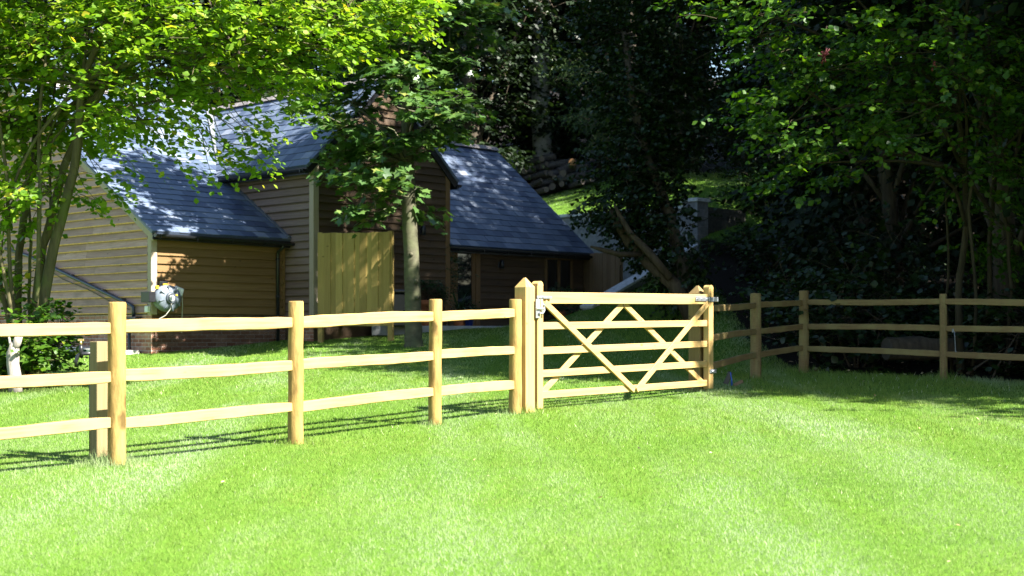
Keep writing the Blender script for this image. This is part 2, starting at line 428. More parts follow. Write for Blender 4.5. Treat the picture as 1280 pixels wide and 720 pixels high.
# terrace of pale slabs at the foot of the far wing, with a raised edge
tb = MB()
e0 = at(486, 407, 28.6); e1 = at(735, 404, 31.2)
tb.box(((e0[0]+e1[0])/2-.6, (e0[1]+e1[1])/2+2.5, TERR-.1), ((e1[0]-e0[0])/2, (e1[1]-e0[1])/2, 0), (-.25, 2.5, 0), (0, 0, .1), .012)
tag(tb.build('terrace', M['paving']), kind='structure')
pb_ = MB()
a0, a1 = H(-.05, .3, 0), H(-.05, 9, 0)
n_ = -U
c_ = (a0+a1)/2; half = (a1-a0)/2
c_[0] += n_[0]*.22; c_[1] += n_[1]*.22
for k in range(10):
    q = a0+(a1-a0)*(k+.5)/10; q = q+np.array([n_[0], n_[1], 0])*.22
    q[2] = float(gz(q[0], q[1]))+.02
    pb_.box(q, half*.098, np.array([n_[0], n_[1], 0])*.2, (0, 0, .05), .01)
tag(pb_.build('path', M['path']), kind='structure')

# ------------------------------------------------------------------ grass blades (nobody could count them)
def grass():
    parts = []
    bands = [(6.0, 8.5, 6500, .0036, .033), (8.5, 12, 4300, .0042, .036), (12, 17, 2400, .006, .042), (17, 23, 1100, .009, .048), (23, 34, 450, .014, .055), (34, 48, 120, .022, .07)]
    for y0, y1, dens, wd, ht in bands:
        wmax = .41*y1+.6
        n = int(dens*(y1-y0)*2*wmax)
        y = rs.uniform(y0, y1, n); x = rs.uniform(-wmax, wmax, n)
        k = np.abs(x) < .41*y+.6
        x, y = x[k], y[k]
        u, v = uvof(x, y)
        inside = ((v > -.02) & (u > -.45) & (u < 14) & (v < 12)) | ((u > 3.0) & (u < 7) & (v > -.95) & (v < 2)) | cutmask(x, y)
        # not under the terrace slab
        tz = (np.abs(x-((e0[0]+e1[0])/2-.6)) < (e1[0]-e0[0])/2+.3) & (y > e0[1]+(x-e0[0])*(e1[1]-e0[1])/(e1[0]-e0[0])-.02) & (y < 36)
        soil = soil_mask(x, y)
        keep = (~inside) & (~tz) & (rs.random(len(x)) > soil*1.05)
        x, y = x[keep], y[keep]
        parts.append((x, y, np.full(len(x), wd), np.full(len(x), ht)))
    x, y, wd, ht = [np.concatenate([p[i] for p in parts]) for i in range(4)]
    n = len(x)
    shade_len = 1+.9*sstep(16.5, 19, y)*sstep(2.5, 4.5, x)
    h = ht*.72*rs.uniform(.45, 1.25, n)*shade_len
    # long tufts around the posts
    for bx, by in [(-3.01, 10.65), (-3.13, 10.7), (-1.85, 11.95), (-.75, 13.54), (.04, 14.7), (.2, 14.8), (2.4, 17.6), (3.5, 20.08), (4.4, 21.12), (6, 19.44), (-1.83, 26)]:
        h *= 1+1.7*np.exp(-((x-bx)**2+(y-by)**2)/.035)
    wd = wd*rs.uniform(.7, 1.3, n)
    th = rs.uniform(0, 2*PI, n); ph = rs.uniform(0, 2*PI, n); lean = rs.uniform(.1, .9, n)*h
    z = gz(x, y)+.012*np.sin(x*1.3+.5*y)*np.sin(y*.9)-.004
    P = np.stack((x, y, z), 1)
    dx = np.stack((np.cos(th), np.sin(th), np.zeros(n)), 1)*wd[:, None]/2
    tip = P+np.stack((np.cos(ph)*lean, np.sin(ph)*lean, h), 1)
    vv = np.stack((P-dx, P+dx, tip), 1).reshape(-1, 3)
    r = np.clip(rs.normal(.5, .12, n), 0, .9); r[rs.random(n) < .012] = 1.
    o = bulk('grass', vv, np.full(n, 3), np.arange(3*n), M['blade'], rnd=np.repeat(r, 3))
    tag(o, 'short mown grass of the sunlit lawn around the fence and gate', 'grass', kind='stuff')
grass()

# ------------------------------------------------------------------ leaves and trees
HAZEL = (np.array([[0, 0, 0], [.30, .30, .06], [.42, .62, .05], [0, 1, -.04], [-.42, .62, .05], [-.30, .30, .06], [0, .5, -.02]]), [(0, 1, 2, 6), (6, 2, 3), (0, 6, 4, 5), (6, 3, 4)])
OVAL = (np.array([[0, 0, 0], [.26, .45, .05], [0, 1, -.03], [-.26, .45, .05]]), [(0, 1, 2, 3)])
_o = [(0, 0), (.22, .05), (.50, -.02), (.38, .25), (.62, .55), (.36, .55), (.22, .62), (0, 1.0), (-.22, .62), (-.36, .55), (-.62, .55), (-.38, .25), (-.50, -.02), (-.22, .05)]
PALM = (np.array([[0, .3, -.03]]+[[a, b, .05*abs(a)-.06*b] for a, b in _o]), [(0, i+1, (i+1) % 14+1) for i in range(14)])
NEEDLE = (np.array([[-.09, 0, 0], [.09, 0, 0], [.05, 1, -.05], [-.05, 1, -.05]]), [(0, 1, 2, 3)])
def place_leaves(P, D, Nn, size, tmpl, rnd):
    """P position, D pointing direction, Nn leaf normal"""
    T, polys = tmpl
    D = D/np.linalg.norm(D, axis=1, keepdims=True)
    S = np.cross(D, Nn); S /= np.linalg.norm(S, axis=1, keepdims=True)+1e-9
    Q = np.cross(S, D)
    k = len(T); n = len(P)
    vv = P[:, None, :]+size[:, None, None]*(T[None, :, 0:1]*S[:, None, :]+T[None, :, 1:2]*D[:, None, :]+T[None, :, 2:3]*Q[:, None, :])
    sizes = np.tile([len(p) for p in polys], n)
    loops = (np.concatenate([np.array(p) for p in polys])[None, :]+(np.arange(n)*k)[:, None]).ravel()
    return vv.reshape(-1, 3), sizes, loops, np.repeat(rnd, k)
def sprays(rng, centres, axes, per, L, size, tmpl, droop=.25, tilt=.45, svar=.3, hang=0):
    """leafy twigs: leaves set alternately along each twig, lying roughly level"""
    n = len(centres)
    ax = axes/np.linalg.norm(axes, axis=1, keepdims=True)
    up = np.array([0, 0, 1.])
    side = np.cross(ax, up); side /= np.linalg.norm(side, axis=1, keepdims=True)+1e-9
    t = (np.arange(per)+.5)/per
    T = np.repeat(t[None], n, 0)+rng.uniform(-.05, .05, (n, per))
    P = centres[:, None]+ax[:, None]*(T*L)[..., None]
    P[..., 2] -= droop*L*T**2
    P += rng.normal(0, L*.05, P.shape)
    sgn = np.where(np.arange(per) % 2 == 0, 1., -1.)[None, :, None]
    D = ax[:, None]*.6+side[:, None]*sgn*.9+rng.normal(0, .35, P.shape); D[..., 2] -= .25+hang
    Nn = up+rng.normal(0, tilt, P.shape)+ax[:, None]*.2
    sz = size*rng.uniform(1-svar, 1+svar, (n, per))*(1-.25*T)
    sr = rng.uniform(-.22, .22, (n, 1))
    rn = np.clip(rng.normal(.45, .2, (n, per))+sr, 0, .95); rn[rng.random((n, per)) < .012] = 1
    return place_leaves(P.reshape(-1, 3), D.reshape(-1, 3), Nn.reshape(-1, 3), sz.ravel(), tmpl, rn.ravel())
def blob_sprays(rng, blobs, n_sprays, origin, clump=.28, flat=.45, surf=.45):
    """blobs: (centre, radii). Returns spray centres and outward axes, gathered in flattened clumps."""
    vol = np.array([np.prod(b[1])**.8 for b in blobs]); vol /= vol.sum()
    cs, ax = [], []
    for (c, r), f in zip(blobs, vol):
        c = np.asarray(c, float); r = np.asarray(r, float)
        m = max(3, int(n_sprays*f)); kc = max(3, m//9)
        dirs = rng.normal(0, 1, (kc, 3)); dirs /= np.linalg.norm(dirs, axis=1, keepdims=True)
        cc = c+dirs*r*(rng.random(kc)**surf)[:, None]
        idx = rng.integers(0, kc, m); rm = r.mean()*clump
        p = cc[idx]+rng.normal(0, 1, (m, 3))*np.array([rm, rm, rm*flat])
        a = p-np.asarray(origin); a[:, 2] *= .2; a /= np.linalg.norm(a, axis=1, keepdims=True)+1e-9
        a += rng.normal(0, .55, a.shape)*np.array([1, 1, .35])
        cs.append(p); ax.append(a)
    return np.concatenate(cs), np.concatenate(ax)
def limb(mb, p0, p1, r0, r1, n=7, segs=6, bend=.12, sag=0):
    p0 = np.asarray(p0, float); p1 = np.asarray(p1, float); L = np.linalg.norm(p1-p0)
    o1 = np.array([random.uniform(-1, 1) for _ in range(3)])*L*bend
    pts, rr = [], []
    for i in range(segs+1):
        t = i/segs
        q = p0+(p1-p0)*t+o1*math.sin(PI*t)+np.array([0, 0, sag*L*math.sin(PI*t)])
        pts.append(q); rr.append(r0+(r1-r0)*t)
    mb.tube(pts, rr, n, cap=True)
    return pts
def twigs(rng, mb, cs, ax, blobs, frac=.25, L=.4, r=.006, droop=.25):
    """thin bare twigs carrying the sprays, and a few joining them to their limb ends"""
    cen = np.array([b[0] for b in blobs])
    for i in np.nonzero(rng.random(len(cs)) < frac)[0]:
        a = ax[i]/np.linalg.norm(ax[i])
        mb.tube([cs[i]-a*L*.5, cs[i], cs[i]+a*L*.5-np.array([0, 0, droop*L*.3]), cs[i]+a*L-np.array([0, 0, droop*L])], [r, r*.8, r*.6, r*.3], 3, cap=False)
        if rng.random() < .5:
            j = np.argmin(np.linalg.norm(cen-cs[i], axis=1)); q = cen[j]
            mid = (q+cs[i])/2+rng.normal(0, .08, 3)
            mb.tube([q, mid, cs[i]-a*L*.5], [r*1.8, r*1.4, r], 4, cap=False)

def trunk_part(name, mb, m, root): return mb.build(name, m, root)
def local(root, arr): return np.asarray(arr)-np.array(root.location)

def shrub_crown(name, rng, blobs, n_sprays, per, L, size, tmpl, m, root, origin, tw=.2, barkm=None, clump=.28, flat=.45, surf=.45, twr=.006, droop=.25, tilt=.45, hang=0):
    cs, ax = blob_sprays(rng, blobs, n_sprays, origin, clump, flat, surf)
    vv, sz, lp, rn = sprays(rng, cs, ax, per, L, size, tmpl, droop, tilt, hang=hang)
    o = bulk(name, vv, sz, lp, m, root, rn)
    if barkm is not None and tw > 0:
        mb = MB(); twigs(rng, mb, cs, ax, blobs, tw, L, twr, droop)
        mb.build('twig_sprays', barkm, root)
    return o
def pxblobs(lst, root, depth=None, zf=1.):
    out = []
    loc = np.array(root.location)
    for (px, py, dd, rx, ry) in lst:
        c = at(px, py, dd)-loc; k = dd/1750
        out.append((c, np.array([rx*k, (depth if depth else (rx+ry)*.5*k), ry*k*zf])))
    return out

# ---- the sunlit hazel on the left: a coppice of leaning stems
def hazel_left():
    rng = np.random.default_rng(11); random.seed(11)
    bx, by = -6.35, 18.6
    root = thing('hazel_tree', 'sunlit many-stemmed tree with bright yellow-green leaves beside the pale gable wall', 'tree', (bx, by, float(gz(bx, by))))
    L = np.array(root.location)
    stems = [
        [(44, 452, 18.4, 13), (62, 330, 18.4, 12), (84, 250, 18.4, 11), (97, 180, 18.3, 10), (104, 100, 18.2, 8), (135, 20, 18, 7), (150, -90, 18, 5)],
        [(34, 455, 18.7, 12), (50, 330, 18.8, 10), (66, 265, 18.8, 10), (84, 200, 18.7, 9), (128, 110, 18.4, 8), (190, 30, 18, 6), (300, -60, 17.8, 4)],
        [(26, 455, 18.9, 10), (22, 345, 19, 9), (33, 250, 19.1, 9), (46, 160, 19.2, 8), (50, 60, 19.2, 6), (40, -80, 19.2, 5)],
        [(38, 455, 18.3, 6), (46, 360, 18.2, 5), (50, 250, 18.2, 5), (49, 150, 18.2, 4), (60, 40, 18.2, 3)],
        [(30, 455, 18.4, 5), (12, 340, 18.3, 4.5), (8, 220, 18.2, 4), (-10, 100, 18.2, 3.5), (-30, -20, 18.2, 3)],
        [(48, 452, 18.6, 5), (52, 370, 18.7, 4), (63, 300, 18.8, 3.5), (62, 200, 18.9, 3), (70, 100, 19, 2.5)],
        [(24, 455, 18.6, 7), (2, 360, 18.6, 6), (-30, 230, 18.7, 6), (-70, 100, 18.7, 5), (-90, -40, 18.8, 4)],
        [(42, 455, 19, 5), (36, 370, 19.1, 4), (38, 280, 19.2, 3.5), (28, 170, 19.2, 3)],
        [(33, 455, 18.2, 5.5), (14, 390, 18.1, 4.5), (-4, 300, 18, 4), (-16, 200, 18, 3)],
    ]
    for st in stems:
        mb = MB(); pts = [at(a, b, c)-L for a, b, c, _ in st]
        pts[0][2] = min(pts[0][2], -.05)+.0
        # smooth resample with a small wander
        P = []; R = []
        for i in range(len(pts)-1):
            for k in range(4):
                t = k/4; p0 = pts[max(i-1, 0)]; p1 = pts[i]; p2 = pts[i+1]; p3 = pts[min(i+2, len(pts)-1)]
                q = .5*((2*p1)+(-p0+p2)*t+(2*p0-5*p1+4*p2-p3)*t*t+(-p0+3*p1-3*p2+p3)*t**3)
                P.append(q+rng.normal(0, .006, 3)); R.append((st[i][3]*(1-t)+st[i+1][3]*t)*.55*18.5/1750)
        P.append(pts[-1]); R.append(st[-1][3]*.5*18.5/1750)
        R[0] *= 1.25
        mb.tube(P, R, 9, wob=.05)
        mb.build('trunk', M['bark_hazel'], root)
    bl = [(40, 60, 18.5, 110, 95), (150, 40, 18, 105, 85), (205, 92, 18, 75, 42), (270, 42, 17.6, 90, 55), (360, 32, 17.5, 80, 50), (435, 10, 17.6, 62, 38), (495, -14, 17.6, 42, 24),
          (95, 130, 19, 80, 55), (15, 155, 19, 55, 60), (330, 78, 17.6, 40, 26), (378, 92, 17.4, 26, 22), (410, 55, 17.4, 35, 25), (150, -75, 18.5, 150, 80), (330, -70, 18, 150, 70), (20, -90, 19, 130, 85), (45, 215, 18.8, 32, 22), (-60, 120, 18.6, 70, 110), (-60, 0, 18.6, 70, 80), (175, 150, 18.1, 40, 25), (8, 265, 18.3, 28, 42), (62, 240, 18.2, 24, 16), (0, 340, 18.5, 18, 30)]
    B = pxblobs(bl, root, 1.15)
    ends = [at(104, 100, 18.2)-L, at(128, 110, 18.4)-L, at(46, 160, 19.2)-L]
    mb = MB()
    for i, (c, r) in enumerate(B):
        s = ends[i % 3]; limb(mb, s, c, .03, .008, 6, 6, .10, .05)
    mb.build('branches', M['bark_hazel'], root)
    shrub_crown('crown', rng, B, 3500, 9, .38, .108, HAZEL, M['leaf_hazel'], root, ends[0], .16, M['bark_hazel'], clump=.36, flat=.6, surf=.6)
    # hanging outer sprays in front of the slates
    cs, ax = [], []
    for px, py, dd in [(225, 150, 17.6), (245, 175, 17.5), (262, 195, 17.5), (275, 208, 17.5), (205, 175, 17.7), (150, 215, 17.9), (135, 232, 17.9), (128, 245, 18), (300, 150, 17.5), (312, 162, 17.5), (325, 190, 17.5), (318, 178, 17.5), (230, 205, 17.6), (285, 178, 17.5), (380, 115, 17.4), (360, 130, 17.4), (185, 190, 17.8), (340, 140, 17.4), (300, 195, 17.5), (100, 240, 18.2), (120, 225, 18.1)]:
        for k in range(4):
            cs.append(at(px+rng.normal(0, 9), py+rng.normal(0, 7), dd+rng.normal(0, .1))-L); ax.append(np.array([.8, -.4, -.35])+rng.normal(0, .3, 3))
    vv, sz, lp, rn = sprays(rng, np.array(cs), np.array(ax), 8, .36, .10, HAZEL, .3, .5)
    bulk('hanging_leaves', vv, sz, lp, M['leaf_hazel'], root, rn)
    mb = MB()
    for i in range(0, len(cs), 2):
        a = nrm(ax[i]); mb.tube([cs[i]-a*.5+np.array([0, 0, .2]), cs[i]-a*.2+np.array([0, 0, .05]), cs[i]+a*.3], [.007, .005, .002], 3, cap=False)
    mb.build('twig_sprays', M['bark_hazel'], root)
    return root
hazel_left()

def base_shrub():
    rng = np.random.default_rng(12)
    bx, by = -6.05, 18.55
    root = thing('leafy_shrub', 'low dark-green shrub round the foot of the many-stemmed tree', 'shrub', (bx, by, float(gz(bx, by))))
    B = pxblobs([(54, 434, 18.4, 19, 32), (30, 447, 18.9, 24, 26), (62, 392, 18.3, 6, 14), (-5, 440, 18.6, 30, 35)], root, .45)
    shrub_crown('foliage', rng, B, 620, 7, .26, .10, HAZEL, M['leaf_right'], root, (0, 0, .2), .35, M['bark_hazel'], clump=.45, surf=.4)
base_shrub()
def stump():
    random.seed(3)
    p = at(20, 476, 17.6); bz = float(gz(p[0], p[1]))
    root = thing('dead_stump', 'bleached white forked stump in front of the leafy shrub', 'stump', (p[0], p[1], bz))
    L = np.array(root.location); mb = MB()
    pts = [at(19, 486, 17.6)-L, at(18, 470, 17.6)-L, at(16, 455, 17.6)-L, at(16, 442, 17.6)-L, at(17, 434, 17.6)-L, at(18, 428, 17.6)-L]
    pts[0][2] = -.05
    mb.tube(pts, [.10, .078, .075, .078, .062, .04], 10, wob=.12)
    mb.tube([at(17, 438, 17.6)-L, at(21, 428, 17.58)-L, at(23, 420, 17.57)-L], [.055, .05, .045], 8, wob=.12)
    mb.tube([at(16, 438, 17.6)-L, at(12, 428, 17.62)-L, at(9, 410, 17.62)-L], [.035, .016, .009], 8, wob=.1)
    mb.tube([at(15, 448, 17.6)-L, at(9, 446, 17.6)-L], [.02, .006], 6)
    mb.build('trunk', M['bark_pale'], root)
stump()

# ---- sycamore in front of the cross wing
def sycamore():
    rng = np.random.default_rng(21); random.seed(21)
    p = at(517, 432, 25.6); root = thing('sycamore_tree', 'young sycamore with smooth grey trunk and big lobed leaves in front of the brown gable', 'tree', (p[0], p[1], float(gz(p[0], p[1]))))
    L = np.array(root.location)
    st = [(517, 436, 25.6, 26), (517, 425, 25.6, 22), (516, 380, 25.6, 20.5), (513, 300, 25.6, 19), (511, 250, 25.6, 17), (510, 190, 25.6, 14), (506, 110, 25.6, 12), (500, 20, 25.6, 10), (496, -80, 25.6, 7), (495, -170, 25.6, 3)]
    mb = MB(); pts, rr = [], []
    for i in range(len(st)-1):
        for k in range(4):
            t = k/4; a, b = st[i], st[i+1]
            q = at(a[0]*(1-t)+b[0]*t, a[1]*(1-t)+b[1]*t, 25.6)-L
            pts.append(q+rng.normal(0, .006, 3)); rr.append((a[3]*(1-t)+b[3]*t)*.5*25.6/1750)
    mb.tube(pts, rr, 14, wob=.03)
    for px, py in [(520, 352), (521, 372), (514, 318)]:
        c = at(px, py, 25.45)-L; mb.tube([c+np.array([0, .1, 0]), c, c+np.array([0, -.03, 0])], [.05, .04, .015], 7)
    mb.build('trunk', M['bark_syc'], root)
    bl = [(440, 128, 25.8, 46, 28), (505, 100, 26, 60, 38), (468, 188, 25.3, 58, 28), (450, 178, 26.2, 50, 30), (482, 240, 25.0, 50, 20), (430, 158, 25, 40, 30), (556, 95, 25.6, 38, 24), (565, 135, 25.8, 24, 18),
          (500, 55, 26, 52, 36), (535, 262, 26.2, 18, 9), (462, 266, 25.2, 34, 12), (535, 165, 26.2, 26, 18), (500, -5, 26, 85, 45), (480, -90, 26, 110, 60), (560, 20, 26, 60, 40), (415, 110, 26, 25, 25), (440, 215, 25.6, 35, 18), (490, -170, 26, 70, 40), (545, -60, 26.4, 80, 50), (425, -20, 26.4, 70, 50), (500, 175, 24.9, 30, 16), (520, 140, 24.9, 40, 24), (498, 62, 25, 46, 30), (508, 95, 24.8, 34, 22), (515, 35, 24.9, 40, 24), (452, -75, 24.4, 50, 34)]  # last clump is out of view, added to shade the front roof slope
    B = pxblobs(bl, root, .9)
    mb = MB()
    for i, (c, r) in enumerate(B):
        z0 = max(3.3, c[2]-.5-.5*np.hypot(c[0], c[1])); j = int(np.argmin([abs(q[2]-z0) for q in pts]))
        limb(mb, pts[j], c, .045, .012, 6, 6, .08, .04)
    mb.build('branches', M['bark_syc'], root)
    shrub_crown('crown', rng, B, 1500, 7, .42, .17, PALM, M['leaf_syc'], root, (0, 0, 4), .2, M['bark_syc'], clump=.38, flat=.35, surf=.55, twr=.009, tilt=.32, droop=.15)
sycamore()

# ---- right-hand hazel behind the fence
def tree_right():
    rng = np.random.default_rng(31); random.seed(31)
    p = at(1203, 440, 20.6); root = thing('hazel_tree', 'half-shaded leafy tree with slender bent stems leaning over the far right fence', 'tree', (p[0], p[1], float(gz(p[0], p[1]))))
    L = np.array(root.location)
    stems = [
        [(1202, 470, 20.6, 11), (1200, 420, 20.6, 10), (1200, 345, 20.6, 9), (1209, 280, 20.5, 8), (1206, 215, 20.4, 8), (1198, 140, 20.2, 7), (1185, 40, 20, 6), (1160, -80, 20, 4)],
        [(1240, 470, 20.9, 8), (1235, 400, 20.9, 7), (1238, 300, 20.9, 6), (1245, 200, 20.8, 6), (1240, 100, 20.6, 5), (1230, -40, 20.4, 4)],
        [(1208, 285, 20.5, 5), (1195, 235, 20.3, 4.5), (1165, 208, 20, 4), (1130, 190, 19.6, 3), (1080, 150, 19.2, 2)],
        [(1215, 470, 20.4, 5), (1222, 380, 20.3, 4.5), (1210, 260, 20.2, 4), (1222, 170, 20.2, 3.5), (1250, 60, 20, 3)],
        [(1260, 470, 20.5, 6), (1266, 360, 20.4, 5), (1255, 260, 20.3, 5), (1280, 150, 20.2, 4), (1310, 0, 20, 3)],
        [(1190, 470, 21, 4), (1184, 380, 21, 3.5), (1186, 280, 21, 3), (1180, 200, 21, 2.5)],
    ]
    for st in stems:
        mb = MB(); P, R = [], []
        for i in range(len(st)-1):
            for k in range(3):
                t = k/3; a, b = st[i], st[i+1]
                P.append(at(a[0]*(1-t)+b[0]*t, a[1]*(1-t)+b[1]*t, a[2]*(1-t)+b[2]*t)-L+rng.normal(0, .012, 3)); R.append((a[3]*(1-t)+b[3]*t)*.5*20.5/1750)
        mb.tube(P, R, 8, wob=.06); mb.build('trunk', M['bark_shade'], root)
    bl = [(950, 45, 18.8, 46, 46), (1020, 90, 18.8, 80, 58), (985, 150, 18.8, 46, 34), (1005, 205, 18.8, 45, 32), (1110, 60, 19, 120, 80), (1085, 165, 18.9, 80, 50), (1200, 100, 19.6, 110, 95), (1250, 190, 20, 60, 70), (1150, -70, 19, 150, 80), (1000, -50, 19, 115, 60), (920, 8, 19, 32, 22), (1290, 60, 20, 80, 110), (1060, 215, 19, 28, 14), (1200, -180, 20, 150, 80), (1060, -150, 20, 120, 70), (1265, 290, 20.6, 40, 50), (950, 165, 18.8, 24, 16)]
    B = pxblobs(bl, root, 1.1)
    mb = MB(); s0 = [at(1206, 215, 20.4)-L, at(1198, 140, 20.2)-L, at(1240, 100, 20.6)-L]
    for i, (c, r) in enumerate(B): limb(mb, s0[i % 3], c, .035, .009, 6, 6, .10, .03)
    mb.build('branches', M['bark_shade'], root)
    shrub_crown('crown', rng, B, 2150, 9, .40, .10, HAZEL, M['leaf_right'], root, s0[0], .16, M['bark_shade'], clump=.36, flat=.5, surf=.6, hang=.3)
    # two bunches of dark red keys
    for px, py in [(1031, 70), (1167, 82)]:
        mb = MB(); c = at(px, py, 18.0)-L
        for k in range(14):
            q = c+rng.normal(0, .035, 3); mb.tube([c+rng.normal(0, .003, 3), (c+q)/2, q], [.006, .010, .014], 5)
        mb.build('seed_bunch', M['seed'], root)
M['seed'] = simple('dark_red_seeds', (.10, .012, .015), .6)
tree_right()

# ---- leaning ivy-clad trunk in front of the retaining wall
def ivy_tree():
    rng = np.random.default_rng(41); random.seed(41)
    p = at(862, 384, 27.5); root = thing('leaning_tree', 'leaning bare trunk smothered in dark ivy in front of the grey block wall', 'tree', (p[0], p[1], float(gz(p[0], p[1]))))
    L = np.array(root.location)
    mb = MB()
    T = [at(a, b, c)-L for a, b, c in [(872, 392, 27.4), (845, 358, 27.6), (812, 330, 27.8), (786, 303, 28), (770, 278, 28.1), (764, 262, 28.2)]]
    T[0][2] = min(T[0][2], -.1)
    mb.tube(T, [.17, .14, .125, .10, .075, .035], 10, wob=.14)
    T2 = [at(a, b, c)-L for a, b, c in [(838, 348, 27.5), (812, 316, 27.55), (788, 292, 27.7), (774, 268, 27.8), (768, 255, 27.9)]]
    mb.tube(T2, [.09, .075, .06, .05, .02], 8, wob=.15)
    T3 = [at(a, b, c)-L for a, b, c in [(800, 318, 27.8), (775, 318, 27.7), (752, 312, 27.6), (738, 308, 27.6)]]
    mb.tube(T3, [.07, .05, .042, .02], 8, wob=.15)
    mb.build('trunk', M['bark_bare'], root)
    mb = MB()
    U1 = [at(a, b, c)-L for a, b, c in [(866, 388, 27.9), (852, 330, 28.2), (838, 270, 28.4), (810, 200, 28.6), (790, 120, 28.6), (780, 40, 28.6)]]
    U1[0][2] = -.1
    mb.tube(U1, [.16, .13, .12, .10, .08, .05], 9, wob=.1); mb.build('trunk', M['bark_dark'], root)
    bl = [(780, 215, 28.3, 40, 40), (757, 272, 28.2, 22, 34), (820, 250, 28.4, 45, 50), (838, 310, 28.3, 38, 40), (855, 350, 28.1, 34, 30), (800, 170, 28.6, 55, 40), (790, 110, 28.8, 60, 50), (780, 40, 29, 70, 50), (840, 190, 28.8, 40, 40), (800, 285, 28.6, 40, 30), (790, -40, 29, 80, 60), (850, 90, 29, 60, 60)]
    B = pxblobs(bl, root, .7)
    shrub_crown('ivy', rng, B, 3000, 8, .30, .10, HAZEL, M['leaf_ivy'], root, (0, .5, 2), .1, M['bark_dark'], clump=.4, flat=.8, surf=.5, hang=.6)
ivy_tree()

# ---- woodland: three crown shapes shared by many trees
def wood_proto(seed, name, label, height, rad, leafsize, n_sprays, tm, m, low=.15, barkm='bark_dark', r0=.22, per=8, L=.8, hang=.2, group='shaded woodland trees on the hillside'):
    rng = np.random.default_rng(seed); random.seed(seed)
    root = thing(name, label, 'tree', (0, 0, 0), 0, group)
    mb = MB()
    pts = [np.array([random.uniform(-.15, .15)*i*.5, random.uniform(-.15, .15)*i*.5, -.4+height*.92*i/8]) for i in range(9)]
    mb.tube(pts, [r0*(1-.1*i) for i in range(9)], 9, wob=.06)
    mb.build('trunk', M[barkm], root)
    B = []; mb = MB()
    for k in range(15):
        zf = low+(1-low)*(k+.5)/15; a = k*2.4+rng.uniform(-.4, .4)
        rr = rad*(1-.55*max(0, (zf-.45)/.55)**1.5)*rng.uniform(.35, .75)
        c = np.array([math.cos(a)*rr, math.sin(a)*rr, height*zf]); R = rad*rng.uniform(.32, .5)
        B.append((c, np.array([R, R, R*.65])))
        j = min(8, max(1, int((zf-.12)*8))); limb(mb, pts[j], c, r0*.35, .02, 5, 5, .1, .05)
    mb.build('branches', M[barkm], root)
    shrub_crown('crown', rng, B, n_sprays, per, L, leafsize, tm, m, root, (0, 0, height*.4), .06, M[barkm], clump=.4, flat=.5, surf=.55, twr=.012, hang=hang)
    return root
DARK = 'dark woodland tree standing in deep shade among its like on the hillside'
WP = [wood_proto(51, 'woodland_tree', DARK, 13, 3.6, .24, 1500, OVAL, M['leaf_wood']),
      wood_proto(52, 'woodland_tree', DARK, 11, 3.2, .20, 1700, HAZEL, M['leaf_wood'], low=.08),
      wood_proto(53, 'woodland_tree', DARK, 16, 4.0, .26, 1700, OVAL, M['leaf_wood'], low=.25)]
# (x, y, kind, scale): the hillside behind and the wood on the right, some of it beyond the frame where it throws its shade
spots = [(-14, 47, 0, 1.1), (-10, 50, 2, 1.1), (-6, 48, 1, 1.2), (-2.5, 51, 0, 1.2), (-1.5, 58, 2, 1.1), (3.4, 52, 1, 1.2), (4.5, 60, 2, 1.2), (6.5, 50, 0, 1.2), (9.5, 54, 2, 1.2), (12, 47, 1, 1.3), (14, 56, 2, 1.2), (17, 49, 0, 1.3),
         (20, 56, 2, 1.2), (-19, 52, 2, 1.2), (-13, 58, 2, 1.2), (-7, 60, 2, 1.25), (1, 66, 2, 1.3), (9, 66, 2, 1.4), (17, 66, 2, 1.4), (-16, 68, 2, 1.4), (-5, 70, 2, 1.4), (24, 60, 2, 1.4), (8.8, 46.5, 1, 1.0), (8.6, 40.5, 1, .62), (10, 34.3, 0, 1.1), (15, 44, 2, 1.1),
         (8.6, 34, 1, 1.05), (11.5, 31, 2, 1.1), (7.8, 28.5, 1, .95), (10, 25.5, 0, 1.25), (13.5, 27, 2, 1.2), (14.5, 20.5, 2, 1.1), (11.3, 20.5, 1, 1.1), (13.4, 15.7, 1, 1.15), (18, 29, 2, 1.2), (19, 40, 2, 1.3), (13.2, 23.5, 2, 1.25), (8.2, 23.2, 2, 1.05), (10.2, 18.2, 1, 1.2), (12, 16.6, 1, 1.15), (14.2, 13, 1, 1.05), (-1.3, 46.5, 2, 1.4), (-4.2, 47, 1, .8), (-1.6, 46.8, 1, .9), (.6, 53, 1, 1.1), (5.6, 47.5, 1, .95), (2.2, 56, 0, 1.1), (-9, 45, 1, 1.), (-24, 44, 0, 1.3), (-21, 60, 2, 1.4), (-30, 55, 2, 1.5), (30, 52, 2, 1.5), (27, 40, 2, 1.4)]
used = set()
for i, (x, y, k, sc) in enumerate(spots):
    o = WP[k] if k not in used else dup(WP[k]); used.add(k)
    o.location = (x, y, float(gz(x, y))-.1); o.rotation_euler = (0, 0, i*1.93); o.scale = (sc, sc, sc*random.uniform(.92, 1.08))

